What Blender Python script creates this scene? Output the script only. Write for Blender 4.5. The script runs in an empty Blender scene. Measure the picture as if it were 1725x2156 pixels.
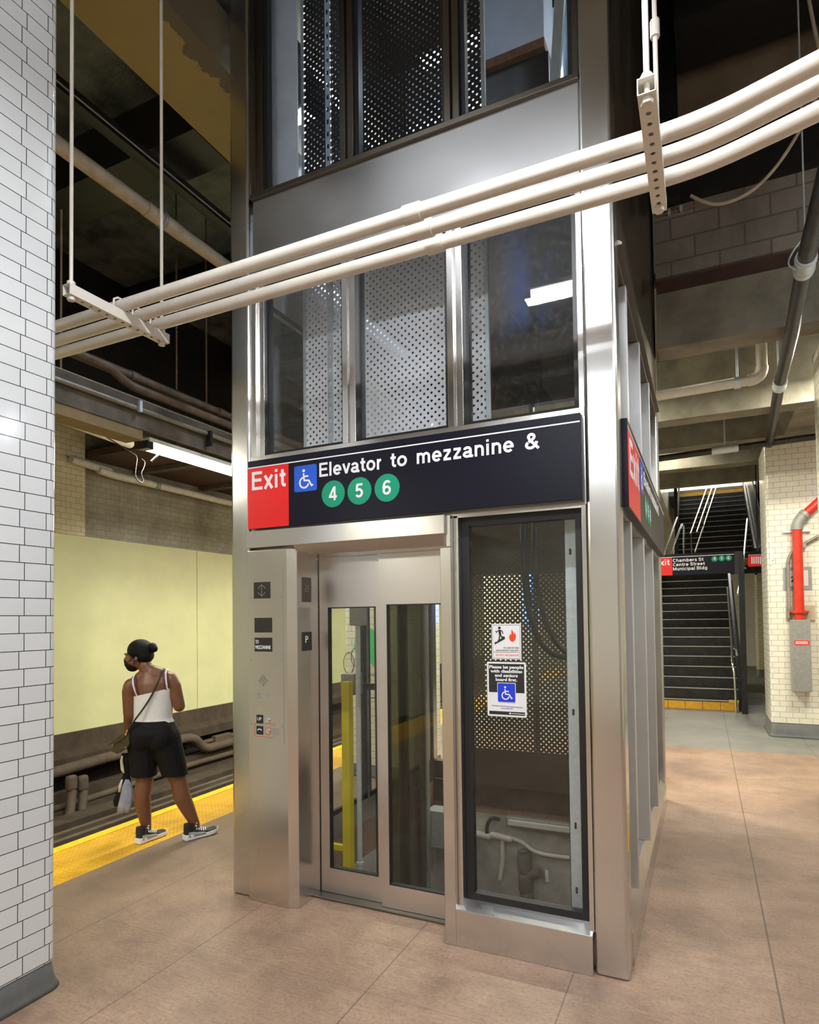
import bpy, bmesh, math, random
from mathutils import Vector, Matrix
random.seed(7)
S = bpy.context.scene
COL = S.collection
PI = math.pi
# ------------------------------------------------------------------ camera
F_PX, CY, CX, YAW, PITCH, ROLL, H = 1314.43, 1265.0, 862.5, 0.440767, 0.0279078, 0.0123521, 1.75
fw = Vector((-math.sin(YAW)*math.cos(PITCH), math.cos(YAW)*math.cos(PITCH), math.sin(PITCH)))
rt0 = Vector((math.cos(YAW), math.sin(YAW), 0)); dn0 = fw.cross(rt0)
rt = math.cos(ROLL)*rt0 + math.sin(ROLL)*dn0
dn = -math.sin(ROLL)*rt0 + math.cos(ROLL)*dn0
cd = bpy.data.cameras.new('camera'); cam = bpy.data.objects.new('camera', cd); COL.objects.link(cam)
up = -dn; bk = -fw
cam.matrix_world = Matrix(((rt.x, up.x, bk.x, 0), (rt.y, up.y, bk.y, 0), (rt.z, up.z, bk.z, H), (0, 0, 0, 1)))
cd.sensor_fit = 'HORIZONTAL'; cd.sensor_width = 36.0
cd.lens = F_PX/1725*36; cd.shift_y = (CY-1078)/1725; cd.clip_start = 0.05; cd.clip_end = 200
S.camera = cam

def px(ax, val, x, y):
    """point where the sight line through photo pixel (x, y) meets the plane axis ax = val"""
    d = rt*((x-CX)/F_PX) + dn*((y-CY)/F_PX) + fw
    o = Vector((0, 0, H)); t = (val-o[ax])/d[ax]
    return o + t*d

# ------------------------------------------------------------------ view, world
S.view_settings.view_transform = 'Standard'; S.view_settings.look = 'None'
S.view_settings.gamma = 1; S.view_settings.use_curve_mapping = False
S.view_settings.exposure = 0.98
S.cycles.use_denoising = True
S.cycles.max_bounces = 10; S.cycles.transparent_max_bounces = 24
S.cycles.sample_clamp_indirect = 6
S.cycles.blur_glossy = 0.6
W = bpy.data.worlds.new('world'); S.world = W; W.use_nodes = True
W.node_tree.nodes['Background'].inputs[0].default_value = (0.9, 0.85, 0.75, 1)
W.node_tree.nodes['Background'].inputs[1].default_value = 0.02

# lamp wattages (the station's fluorescent fixtures and an added batten; each builder reads these)
P_AISLE, P_EDGE, P_SIDE, P_STAIR, P_SHAFT, P_MEZZ = 9.0, 40.0, 14.0, 6.0, 160.0, 24.0
WHITE_LIGHT = (0.93, 0.965, 1.0); COOL_LIGHT = (0.78, 0.88, 1.0); WARM_LIGHT = (1.0, 0.96, 0.80)

# ------------------------------------------------------------------ material helpers
def newmat(name):
    m = bpy.data.materials.new(name); m.use_nodes = True
    n = m.node_tree.nodes; b = n['Principled BSDF']
    return m, m.node_tree, b
def L(t, a, b): t.links.new(a, b)
def nd(t, typ, **k):
    n = t.nodes.new(typ)
    for kk, v in k.items(): setattr(n, kk, v)
    return n
def ramp(t, fac, stops):
    r = nd(t, 'ShaderNodeValToRGB'); e = r.color_ramp.elements
    while len(e) < len(stops): e.new(0.5)
    for i, (p, c) in enumerate(stops): e[i].position = p; e[i].color = (*c, 1)
    L(t, fac, r.inputs[0]); return r.outputs[0]
def noise(t, vec, scale, detail=4, rough=.6):
    n = nd(t, 'ShaderNodeTexNoise'); n.inputs['Scale'].default_value = scale
    n.inputs['Detail'].default_value = detail; n.inputs['Roughness'].default_value = rough
    if vec is not None: L(t, vec, n.inputs['Vector'])
    return n.outputs['Fac']
def mapv(t, vec, sc=(1, 1, 1), loc=(0, 0, 0)):
    n = nd(t, 'ShaderNodeMapping'); n.inputs['Scale'].default_value = sc; n.inputs['Location'].default_value = loc
    L(t, vec, n.inputs['Vector']); return n.outputs[0]
def mix(t, fac, a, b, mode='MIX'):
    n = nd(t, 'ShaderNodeMix', data_type='RGBA', blend_type=mode)
    for i, v in ((0, fac), (6, a), (7, b)):
        if hasattr(v, 'links'): L(t, v, n.inputs[i])
        elif i == 0: n.inputs[0].default_value = v
        else: n.inputs[i].default_value = (*v, 1)
    return n.outputs[2]
def math_(t, op, a, b=None):
    n = nd(t, 'ShaderNodeMath', operation=op)
    for i, v in ((0, a), (1, b)):
        if v is None: continue
        if hasattr(v, 'links'): L(t, v, n.inputs[i])
        else: n.inputs[i].default_value = v
    return n.outputs[0]
def uvout(t): return nd(t, 'ShaderNodeTexCoord').outputs['UV']
def geo(t): return nd(t, 'ShaderNodeNewGeometry').outputs['Position']

def plain(name, col, rough=.5, metal=0, var=.12, scale=6, bump=0, coat=0):
    m, t, b = newmat(name)
    p = geo(t); f = noise(t, p, scale, 5)
    d = tuple(max(0, c*(1-var)) for c in col); u = tuple(min(1, c*(1+var)) for c in col)
    L(t, ramp(t, f, [(.3, d), (.7, u)]), b.inputs['Base Color'])
    b.inputs['Roughness'].default_value = rough; b.inputs['Metallic'].default_value = metal
    if coat: b.inputs['Coat Weight'].default_value = coat
    if bump:
        bp = nd(t, 'ShaderNodeBump'); bp.inputs['Strength'].default_value = bump; bp.inputs['Distance'].default_value = .01
        L(t, noise(t, p, scale*8, 6), bp.inputs['Height']); L(t, bp.outputs[0], b.inputs['Normal'])
    return m
def emis(name, col, st):
    m, t, b = newmat(name)
    b.inputs['Base Color'].default_value = (*col, 1)
    b.inputs['Emission Color'].default_value = (*col, 1); b.inputs['Emission Strength'].default_value = st
    return m
def steel(name, col=(.68, .665, .65), rough=.24, vert=True, var=.06):
    m, t, b = newmat(name)
    g = noise(t, mapv(t, geo(t), (1, 1, .5) if vert else (.6, 1, 1)), 2.2, 2, .5)
    c1 = tuple(c*.93 for c in col); c2 = tuple(min(1, c*1.05) for c in col)
    L(t, ramp(t, g, [(.3, c1), (.7, c2)]), b.inputs['Base Color'])
    mr = nd(t, 'ShaderNodeMapRange'); mr.inputs[1].default_value = .3; mr.inputs[2].default_value = .7; mr.inputs[3].default_value = rough-var; mr.inputs[4].default_value = rough+var
    L(t, g, mr.inputs[0]); L(t, mr.outputs[0], b.inputs['Roughness'])
    b.inputs['Metallic'].default_value = 1
    return m
def tile(name, c1, c2, mortar, w=.155, h=.0795, ms=.0022, rough=.14, grime=0, off=0.5, gc=(.25, .19, .10)):
    m, t, b = newmat(name)
    u = uvout(t)
    br = nd(t, 'ShaderNodeTexBrick'); br.offset = off; br.squash = 1
    br.inputs['Scale'].default_value = 1; br.inputs['Mortar Size'].default_value = ms
    br.inputs['Mortar Smooth'].default_value = .1; br.inputs['Brick Width'].default_value = w; br.inputs['Row Height'].default_value = h
    br.inputs['Color1'].default_value = (*c1, 1); br.inputs['Color2'].default_value = (*c2, 1); br.inputs['Mortar'].default_value = (*mortar, 1)
    L(t, u, br.inputs['Vector'])
    c = br.outputs['Color']
    if grime:
        g = noise(t, mapv(t, geo(t), (1, 1, .45)), 1.7, 8, .7)
        k = ramp(t, g, [(.42, (0, 0, 0)), (.68, (1, 1, 1))])
        c = mix(t, math_(t, 'MULTIPLY', k, grime), c, gc)
    L(t, c, b.inputs['Base Color']); b.inputs['Roughness'].default_value = rough
    bp = nd(t, 'ShaderNodeBump'); bp.inputs['Strength'].default_value = .35; bp.inputs['Distance'].default_value = .003; bp.invert = True
    L(t, br.outputs['Fac'], bp.inputs['Height']); L(t, bp.outputs[0], b.inputs['Normal'])
    return m
def glassm(name, tint=(.93, .96, .95), refl=.05, dirt=0.0):
    m = bpy.data.materials.new(name); m.use_nodes = True; t = m.node_tree; t.nodes.clear()
    o = nd(t, 'ShaderNodeOutputMaterial'); tr = nd(t, 'ShaderNodeBsdfTransparent'); gl = nd(t, 'ShaderNodeBsdfGlossy')
    tr.inputs[0].default_value = (*tint, 1); gl.inputs['Roughness'].default_value = .015
    lw = nd(t, 'ShaderNodeLayerWeight'); lw.inputs[0].default_value = .5
    p = math_(t, 'POWER', lw.outputs['Facing'], 4.0)
    f = math_(t, 'MULTIPLY_ADD', p, .6); f.node.inputs[2].default_value = refl
    mx = nd(t, 'ShaderNodeMixShader'); L(t, f, mx.inputs[0]); L(t, tr.outputs[0], mx.inputs[1]); L(t, gl.outputs[0], mx.inputs[2])
    out = mx.outputs[0]
    if dirt:
        df = nd(t, 'ShaderNodeBsdfDiffuse'); df.inputs[0].default_value = (.6, .62, .6, 1)
        n = noise(t, geo(t), 38, 8, .75)
        k = ramp(t, n, [(.5, (.25, .25, .25)), (.72, (1, 1, 1))])
        m2 = nd(t, 'ShaderNodeMixShader'); L(t, math_(t, 'MULTIPLY', k, dirt), m2.inputs[0]); L(t, out, m2.inputs[1]); L(t, df.outputs[0], m2.inputs[2]); out = m2.outputs[0]
    L(t, out, o.inputs[0]); return m
def perf(name, col, rough=.3, pitch=.053, rad=.0085, metal=1):
    """sheet metal with a staggered grid of round holes"""
    m, t, b = newmat(name)
    b.inputs['Base Color'].default_value = (*col, 1); b.inputs['Metallic'].default_value = metal; b.inputs['Roughness'].default_value = rough
    sp = nd(t, 'ShaderNodeSeparateXYZ'); L(t, uvout(t), sp.inputs[0])
    def cell(ox, oy):
        a = math_(t, 'ADD', sp.outputs[0], ox); c = math_(t, 'ADD', sp.outputs[1], oy)
        a = math_(t, 'SUBTRACT', math_(t, 'FLOORED_MODULO', a, pitch), pitch/2); c = math_(t, 'SUBTRACT', math_(t, 'FLOORED_MODULO', c, pitch), pitch/2)
        return math_(t, 'SQRT', math_(t, 'ADD', math_(t, 'MULTIPLY', a, a), math_(t, 'MULTIPLY', c, c)))
    d = math_(t, 'MINIMUM', cell(0, 0), cell(pitch/2, pitch/2))
    L(t, math_(t, 'GREATER_THAN', d, rad), b.inputs['Alpha'])
    n = noise(t, geo(t), 3, 4); mr = nd(t, 'ShaderNodeMapRange'); mr.inputs[3].default_value = rough-.08; mr.inputs[4].default_value = rough+.1
    L(t, n, mr.inputs[0]); L(t, mr.outputs[0], b.inputs['Roughness'])
    return m

M = {}
M['steel'] = steel('stainless_steel')
M['steel_h'] = steel('stainless_steel_horizontal', vert=False)
M['steel_door'] = steel('stainless_steel_door', (.68, .65, .635), .32, vert=False)
M['steel_panel'] = steel('stainless_steel_panel', (.72, .68, .63), .25)
M['steel_dark'] = steel('stainless_steel_dark', (.19, .17, .145), .36)
M['steel_cloudy'] = steel('stainless_steel_cloudy', (.45, .45, .455), .46, vert=False, var=.12)
M['steel_fin'] = steel('stainless_steel_satin', (.66, .66, .66), .50)
M['reflector_white'] = plain('white_reflector', (.75, .80, .86), .5, 0, .05)
M['plate_blue'] = plain('satin_blue_grey_plate', (.62, .69, .84), .40, .08, .12, 3)
M['chrome'] = plain('polished_steel_tube', (.80, .80, .80), .16, 1, .04)
M['galv'] = plain('galvanised_steel', (.60, .66, .68), .5, .55, .10, 30)
M['gasket'] = plain('black_rubber', (.012, .012, .014), .45, 0, .2)
M['glass'] = glassm('clear_glass', (.95, .96, .96), .035, .012)
M['glass_dirty'] = glassm('dusty_glass', (.955, .96, .975), .045, .07)
M['glass_door'] = glassm('door_glass', (.95, .96, .95), .03, .01)
M['glass_dim_image'] = glassm('reflection_tint', (.45, .45, .38), .05, .01)
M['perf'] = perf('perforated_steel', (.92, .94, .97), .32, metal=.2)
M['perf_shaded'] = perf('perforated_steel_shaded', (.022, .022, .026), .35, rad=.0078, metal=.3)  # upper part of the same sheet, its shade put into the colour
M['perf_rear'] = perf('perforated_steel_aged', (.10, .088, .066), .34, .0535, .0088, metal=.7)
M['sign_black'] = plain('sign_black_enamel', (.007, .007, .016), .34, 0, .05)
M['sign_red'] = plain('sign_red_enamel', (.84, .010, .012), .4, 0, .03)
M['sign_white'] = plain('sign_white_enamel', (.86, .86, .88), .4, 0, .02)
M['sign_blue'] = plain('sign_blue_enamel', (.015, .11, .68), .4, 0, .03)
M['sign_green'] = plain('sign_green_enamel', (.0, .30, .17), .4, 0, .03)
M['decal_blue'] = plain('decal_blue', (.01, .05, .70), .4, 0, .03)
M['decal_flame'] = plain('decal_flame_red', (.90, .06, .02), .5, 0, .03)
M['ink'] = plain('black_ink', (.02, .02, .02), .5, 0, .05)
M['ink_grey'] = plain('grey_ink', (.25, .25, .26), .5, 0, .05)
M['btn_black'] = plain('black_plastic', (.03, .025, .02), .35, 0, .15, 60)
M['red_ring'] = plain('red_marking', (.62, .12, .08), .5, 0, .1)
M['tile_white'] = tile('white_glazed_tile', (.74, .76, .78), (.69, .71, .73), (.04, .036, .036), w=.130, h=.0825, ms=.0021, off=.815)
M['tile_cream'] = tile('cream_glazed_tile', (.70, .63, .42), (.62, .55, .36), (.16, .12, .07), grime=.35, rough=.2, gc=(.40, .30, .14))
M['tile_cream2'] = tile('pale_glazed_tile', (.84, .82, .73), (.80, .77, .66), (.22, .18, .13), w=.157, h=.078, grime=.22, rough=.18, gc=(.55, .44, .24))
M['tile_grime'] = tile('grimy_wall_tile', (.36, .33, .24), (.31, .28, .20), (.10, .085, .06), grime=.6, rough=.35, gc=(.12, .09, .05))
M['base'] = plain('grey_concrete_base', (.125, .13, .128), .5, 0, .15, 9, .1)
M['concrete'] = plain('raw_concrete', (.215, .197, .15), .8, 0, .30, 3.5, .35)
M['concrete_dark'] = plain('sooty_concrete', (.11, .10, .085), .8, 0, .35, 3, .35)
M['girder'] = None
M['ceil'] = plain('glossy_black_ceiling', (.075, .082, .088), .24, 0, .6, 4, .5)
M['ceil_void'] = plain('dark_ceiling_void', (.045, .036, .028), .7, 0, .4, 3, .3)
M['void_brown'] = plain('brown_soot_plaster', (.16, .115, .075), .8, 0, .3, 2.5, .3)
M['beam_black'] = plain('black_beam_paint', (.010, .009, .009), .4, 0, .4, 8, .2)
M['soffit'] = plain('red_brown_soffit', (.06, .024, .015), .55, 0, .35, 4, .3)
M['brown_pipe'] = plain('brown_painted_pipe', (.13, .085, .055), .5, 0, .35, 12, .2)
M['tan_pipe'] = plain('tan_painted_pipe', (.50, .41, .30), .55, 0, .2, 10)
M['cream_pipe'] = plain('cream_painted_pipe', (.62, .58, .48), .5, 0, .15, 9)
M['white_pipe'] = plain('white_painted_steel', (.70, .655, .585), .32, 0, .06, 9)
M['lintel'] = plain('brown_lintel', (.11, .088, .066), .7, 0, .35, 6, .3)
M['lintel_wood'] = plain('ochre_board', (.24, .165, .075), .7, 0, .2, 6)
M['rust'] = plain('rusty_rod', (.24, .13, .08), .8, 0, .3, 30)
M['pale_yellow'] = plain('pale_yellow_panel', (.72, .72, .40), .45, 0, .05, 2.2)
M['dirt_brown'] = plain('track_grime_brown', (.060, .041, .026), .9, 0, .35, 5, .4)
M['dirt_pipe'] = plain('dusty_brown_pipe', (.105, .076, .050), .8, 0, .25, 8, .2)
M['dirt_dark'] = plain('track_soot', (.018, .013, .010), .95, 0, .4, 6, .3)
M['yellow_edge'] = plain('yellow_edge_paint', (.86, .62, .015), .45, 0, .12, 14)
M['yellow_post'] = plain('yellow_painted_post', (.62, .50, .02), .4, 0, .12, 5)
M['yellow_tile'] = plain('amber_riser_tile', (.66, .34, .02), .5, 0, .15, 9)
M['black_paint'] = plain('black_gloss_paint', (.016, .016, .018), .28, 0, .3, 9)
M['step'] = plain('black_worn_step', (.018, .016, .014), .5, 0, .8, 9, .4)
M['nosing'] = plain('worn_steel_nosing', (.55, .54, .52), .35, .8, .1, 20)
M['red_pipe'] = plain('red_painted_pipe', (.62, .035, .015), .35, 0, .15, 12)
M['grey_box'] = plain('grey_painted_steel', (.33, .33, .31), .5, .3, .12, 30)
M['grey_conduit'] = plain('grey_conduit', (.26, .24, .21), .5, .4, .15, 20)
M['black_pipe'] = plain('black_iron_pipe', (.035, .033, .031), .33, .3, .6, 14, .3)
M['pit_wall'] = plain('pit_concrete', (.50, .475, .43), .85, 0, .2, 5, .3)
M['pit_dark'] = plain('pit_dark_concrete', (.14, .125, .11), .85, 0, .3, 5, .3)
M['cable'] = plain('black_cable', (.015, .015, .016), .45, 0, .3)
M['paper'] = plain('white_paper', (.72, .70, .62), .7, 0, .05)
M['tape'] = plain('grey_tape', (.33, .34, .33), .5, 0, .1)
M['green_paint'] = plain('green_spray', (.08, .62, .20), .6, 0, .1)
M['scribble'] = plain('marker_scribble', (.10, .08, .09), .6, 0, .1)
M['blue_glow_panel'] = plain('satin_aluminium', (.62, .68, .76), .30, .9, .08)
M['wood'] = plain('wood_edge', (.20, .09, .04), .6, 0, .3, 20)
M['pvc'] = plain('white_pvc', (.62, .58, .48), .4, 0, .08)
M['skin'] = plain('brown_skin', (.165, .066, .031), .42, 0, .10, 16)
M['hair'] = plain('black_hair', (.004, .0035, .0035), .5, 0, .4, 80, .4)
M['top_white'] = plain('white_cotton', (.72, .71, .72), .8, 0, .05, 22, .25)
M['shorts'] = plain('black_denim', (.008, .0075, .009), .75, 0, .25, 60, .1)
M['mask'] = plain('black_mask_cloth', (.012, .011, .010), .7, 0, .2)
M['leather'] = plain('olive_black_leather', (.035, .034, .022), .22, 0, .3, 12)
M['gold'] = plain('gold_clasp', (.75, .50, .18), .25, 1, .05)
M['strap_purple'] = plain('plum_strap', (.14, .02, .09), .6, 0, .1)
M['bud'] = plain('blue_plastic', (.05, .05, .45), .3, 0, .1)
M['shoe_white'] = plain('white_rubber', (.80, .80, .84), .5, 0, .04)
M['shoe_grey'] = plain('grey_mesh', (.38, .40, .40), .7, 0, .2, 60)
M['shoe_black'] = plain('black_mesh', (.015, .015, .016), .6, 0, .2, 60)
M['cloth_blue'] = plain('grey_blue_cloth', (.26, .29, .38), .85, 0, .2, 20)
M['cloth_cream'] = plain('cream_cloth', (.55, .53, .45), .85, 0, .1, 20)

def girder_mat():
    m, t, b = newmat('ochre_girder_stained')
    p = geo(t); n = noise(t, p, 1.6, 6, .65)
    sp = nd(t, 'ShaderNodeSeparateXYZ'); L(t, p, sp.inputs[0])
    x = math_(t, 'ADD', sp.outputs[0], math_(t, 'MULTIPLY', math_(t, 'SUBTRACT', n, .5), .55))
    k = math_(t, 'GREATER_THAN', x, -2.98)
    c = mix(t, k, (.34, .24, .075), (.12, .095, .06))
    f2 = noise(t, p, 9, 5)
    L(t, mix(t, math_(t, 'MULTIPLY', f2, .4), c, (.16, .12, .05)), b.inputs['Base Color']); b.inputs['Roughness'].default_value = .75
    return m
M['girder'] = girder_mat()
for k_ in ('shorts', 'hair', 'mask'): M[k_].node_tree.nodes['Principled BSDF'].inputs['Specular IOR Level'].default_value = .18
M['sign_black'].node_tree.nodes['Principled BSDF'].inputs['Specular IOR Level'].default_value = .22
def floor_mat():
    m, t, b = newmat('worn_pink_concrete')
    p = geo(t); sp = nd(t, 'ShaderNodeSeparateXYZ'); L(t, p, sp.inputs[0])
    big = noise(t, p, 1.1, 6, .62)
    fine = noise(t, mapv(t, p, (9, 70, 1)), 1.0, 9, .72)
    speck = noise(t, p, 55, 6, .75)
    c = ramp(t, big, [(.30, (.14, .088, .062)), (.47, (.32, .205, .14)), (.64, (.48, .315, .222))])
    c = mix(t, .36, c, ramp(t, fine, [(.3, (.13, .085, .06)), (.7, (.55, .36, .245))]))
    c = mix(t, .5, c, ramp(t, speck, [(.36, (.42, .40, .38)), (.52, (1, 1, 1))]), 'MULTIPLY')
    st = noise(t, mapv(t, p, (1.3, 2.2, 1), (3, 1, 0)), 2.4, 7, .72)
    c = mix(t, math_(t, 'MULTIPLY', ramp(t, st, [(.5, (0, 0, 0)), (.68, (1, 1, 1))]), .45), c, (.15, .10, .075))
    # dirt band near the platform edge (foot traffic wear)
    kx = nd(t, 'ShaderNodeMapRange'); kx.inputs[1].default_value = -2.7; kx.inputs[2].default_value = -3.7; L(t, sp.outputs[0], kx.inputs[0])
    c = mix(t, math_(t, 'MULTIPLY', kx.outputs[0], .55), c, (.15, .115, .082))
    # older grey slab beyond
    g = math_(t, 'GREATER_THAN', math_(t, 'ADD', sp.outputs[1], math_(t, 'MULTIPLY', big, .25)), 9.22)
    c = mix(t, g, c, ramp(t, big, [(.3, (.17, .165, .145)), (.7, (.27, .262, .235))]))
    # saw-cut joints
    def joint(out, pos, w):
        return math_(t, 'LESS_THAN', math_(t, 'ABSOLUTE', math_(t, 'SUBTRACT', out, pos)), w)
    k = None
    for v in (.27, -.62, -1.478, -2.5, -3.25, 1.2):
        j = joint(sp.outputs[0], v, .0045 if v == .27 else .003); k = j if k is None else math_(t, 'MAXIMUM', k, j)
    for v in (.7, 1.65, 2.6, 3.46, 4.72, 5.6, 6.6, 7.55, 8.5):
        k = math_(t, 'MAXIMUM', k, math_(t, 'MULTIPLY', joint(sp.outputs[1], v, .0028), .45))
    c = mix(t, math_(t, 'MULTIPLY', k, .7), c, (.07, .055, .045))
    L(t, c, b.inputs['Base Color'])
    L(t, ramp(t, fine, [(.3, (.42, .42, .42)), (.7, (.6, .6, .6))]), b.inputs['Roughness'])
    bp = nd(t, 'ShaderNodeBump'); bp.inputs['Strength'].default_value = .12; bp.inputs['Distance'].default_value = .004
    L(t, fine, bp.inputs['Height']); L(t, bp.outputs[0], b.inputs['Normal'])
    return m
M['floor'] = floor_mat()
def tactile_mat():
    m, t, b = newmat('yellow_tactile_tile')
    sp = nd(t, 'ShaderNodeSeparateXYZ'); L(t, geo(t), sp.inputs[0]); s = .042
    a = math_(t, 'SUBTRACT', math_(t, 'FLOORED_MODULO', sp.outputs[0], s), s/2); c = math_(t, 'SUBTRACT', math_(t, 'FLOORED_MODULO', sp.outputs[1], s), s/2)
    d = math_(t, 'SQRT', math_(t, 'ADD', math_(t, 'MULTIPLY', a, a), math_(t, 'MULTIPLY', c, c)))
    mr = nd(t, 'ShaderNodeMapRange'); mr.inputs[1].default_value = .016; mr.inputs[2].default_value = .008; L(t, d, mr.inputs[0])
    n = noise(t, geo(t), 5, 5)
    c0 = ramp(t, n, [(.3, (.62, .30, .008)), (.7, (.86, .47, .012))])
    L(t, mix(t, math_(t, 'MULTIPLY', mr.outputs[0], .35), c0, (.95, .62, .04)), b.inputs['Base Color']); b.inputs['Roughness'].default_value = .5
    bp = nd(t, 'ShaderNodeBump'); bp.inputs['Strength'].default_value = .8; bp.inputs['Distance'].default_value = .006
    L(t, mr.outputs[0], bp.inputs['Height']); L(t, bp.outputs[0], b.inputs['Normal'])
    return m
M['tactile'] = tactile_mat()
def strut_mat():
    m, t, b = newmat('punched_strut_channel')
    b.inputs['Base Color'].default_value = (.74, .70, .63, 1); b.inputs['Roughness'].default_value = .45
    sp = nd(t, 'ShaderNodeSeparateXYZ'); L(t, nd(t, 'ShaderNodeTexCoord').outputs['Object'], sp.inputs[0]); s = .05
    c = math_(t, 'SUBTRACT', math_(t, 'FLOORED_MODULO', sp.outputs[1], s), s/2); a = sp.outputs[0]
    d = math_(t, 'SQRT', math_(t, 'ADD', math_(t, 'MULTIPLY', a, a), math_(t, 'MULTIPLY', c, c)))
    L(t, math_(t, 'GREATER_THAN', d, .0085), b.inputs['Alpha'])
    return m
M['strut'] = strut_mat()
def cmu_mat():
    m = tile('grey_block_wall', (.27, .235, .20), (.22, .195, .17), (.14, .12, .10), w=.40, h=.20, ms=.009, rough=.85, grime=.6, gc=(.09, .07, .05))
    return m
M['cmu'] = cmu_mat()

# ------------------------------------------------------------------ mesh helpers
class MB:
    def __init__(s): s.v = []; s.f = []; s.sm = []; s.uv = {}
    def add(s, vs, fs, smooth=False):
        o = len(s.v); s.v += [Vector(v) for v in vs]
        for f in fs: s.f.append([i+o for i in f]); s.sm.append(smooth)
        return s
    def box(s, x0, x1, y0, y1, z0, z1):
        x0, x1 = min(x0, x1), max(x0, x1); y0, y1 = min(y0, y1), max(y0, y1); z0, z1 = min(z0, z1), max(z0, z1)
        v = [(x, y, z) for x in (x0, x1) for y in (y0, y1) for z in (z0, z1)]
        return s.add(v, [(0, 1, 3, 2), (4, 6, 7, 5), (0, 4, 5, 1), (2, 3, 7, 6), (0, 2, 6, 4), (1, 5, 7, 3)])
    def prism(s, pts, axis, a, b):
        """polygon pts in the two other axes, pushed along axis from a to b"""
        def mk(p, t):
            return {0: (t, p[0], p[1]), 1: (p[0], t, p[1]), 2: (p[0], p[1], t)}[axis]
        n = len(pts); v = [mk(p, a) for p in pts]+[mk(p, b) for p in pts]
        f = [tuple(range(n))[::-1], tuple(range(n, 2*n))]+[(i, (i+1) % n, n+(i+1) % n, n+i) for i in range(n)]
        return s.add(v, f)
    def tube(s, pts, r, n=14, caps=True, rs=None):
        pts = [Vector(p) for p in pts]; rings = []; ref = None
        for i, p in enumerate(pts):
            d = (pts[min(i+1, len(pts)-1)]-pts[max(i-1, 0)]).normalized()
            if ref is None: ref = Vector((0, 0, 1)) if abs(d.z) < .9 else Vector((1, 0, 0))
            a = (ref-d*ref.dot(d)).normalized(); b = d.cross(a); ref = a
            rr = rs[i] if rs else r
            rings.append([p+(a*math.cos(2*PI*k/n)+b*math.sin(2*PI*k/n))*rr for k in range(n)])
        vs = [v for q in rings for v in q]; fs = []
        for i in range(len(pts)-1):
            for k in range(n): fs.append((i*n+k, i*n+(k+1) % n, (i+1)*n+(k+1) % n, (i+1)*n+k))
        s.add(vs, fs, True)
        if caps:
            s.add(rings[0], [tuple(range(n))[::-1]]); s.add(rings[-1], [tuple(range(n))])
        return s
    def loft(s, rings, smooth=True):
        n = len(rings[0]); vs = [v for q in rings for v in q]; fs = []
        for i in range(len(rings)-1):
            for k in range(n): fs.append((i*n+k, i*n+(k+1) % n, (i+1)*n+(k+1) % n, (i+1)*n+k))
        fs += [tuple(range(n))[::-1], tuple(range((len(rings)-1)*n, len(rings)*n))]
        return s.add(vs, fs, smooth)
    def ball(s, c, rx, ry=None, rz=None, n=16, m=10, rot=None):
        ry = ry or rx; rz = rz or rx; c = Vector(c); rings = []
        vs = [c+((rot @ Vector((0, 0, -rz))) if rot else Vector((0, 0, -rz)))]
        for j in range(1, m):
            a = -PI/2+PI*j/m
            for k in range(n):
                q = Vector((rx*math.cos(a)*math.cos(2*PI*k/n), ry*math.cos(a)*math.sin(2*PI*k/n), rz*math.sin(a)))
                vs.append(c+(rot @ q if rot else q))
        vs.append(c+((rot @ Vector((0, 0, rz))) if rot else Vector((0, 0, rz)))); fs = []
        for k in range(n): fs.append((0, 1+(k+1) % n, 1+k))
        for j in range(m-2):
            for k in range(n): fs.append((1+j*n+k, 1+j*n+(k+1) % n, 1+(j+1)*n+(k+1) % n, 1+(j+1)*n+k))
        e = len(vs)-1; b = 1+(m-2)*n
        for k in range(n): fs.append((b+k, b+(k+1) % n, e))
        return s.add(vs, fs, True)
    def cyl(s, p0, p1, r, n=20): return s.tube([p0, p1], r, n)
    def cap(s, p0, p1, r0, r1, n=14):
        """tapered capsule"""
        p0, p1 = Vector(p0), Vector(p1); d = (p1-p0).normalized(); pts = []; rs = []
        for a in (80, 55, 28, 0): pts.append(p0-d*r0*math.sin(math.radians(a))); rs.append(r0*math.cos(math.radians(a)))
        for k in (.25, .5, .75): pts.append(p0.lerp(p1, k)); rs.append(r0+(r1-r0)*k)
        for a in (0, 28, 55, 80): pts.append(p1+d*r1*math.sin(math.radians(a))); rs.append(r1*math.cos(math.radians(a)))
        return s.tube(pts, 1, n, True, rs)
    def build(s, name, mat, parent=None, bevel=0, label=None, uvf=None):

        org = origin(parent)
        me = bpy.data.meshes.new(name); me.from_pydata([v-org for v in s.v], [], s.f)
        bm = bmesh.new(); bm.from_mesh(me); bmesh.ops.recalc_face_normals(bm, faces=bm.faces); bm.to_mesh(me); bm.free()
        me.polygons.foreach_set('use_smooth', s.sm)
        uv = me.uv_layers.new(name='UVMap')
        for p in me.polygons:
            n = p.normal
            for li in p.loop_indices:
                c = me.vertices[me.loops[li].vertex_index].co+org
                if uvf: w = uvf(c, n)
                elif abs(n.z) > .75: w = (c.x, c.y)
                elif abs(n.y) >= abs(n.x): w = (c.x, c.z)
                else: w = (c.y, c.z)
                uv.data[li].uv = w
        me.materials.append(M[mat] if isinstance(mat, str) else mat)
        ob = bpy.data.objects.new(name, me); COL.objects.link(ob)
        if parent is not None: ob.parent = parent
        if bevel:
            md = ob.modifiers.new('bevel', 'BEVEL'); md.width = bevel; md.segments = 3; md.limit_method = 'ANGLE'; md.harden_normals = False
        if label: ob['label'] = label
        return ob
def origin(o):
    p = Vector((0, 0, 0))
    while o is not None: p = p+o.location; o = o.parent
    return p
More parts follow.
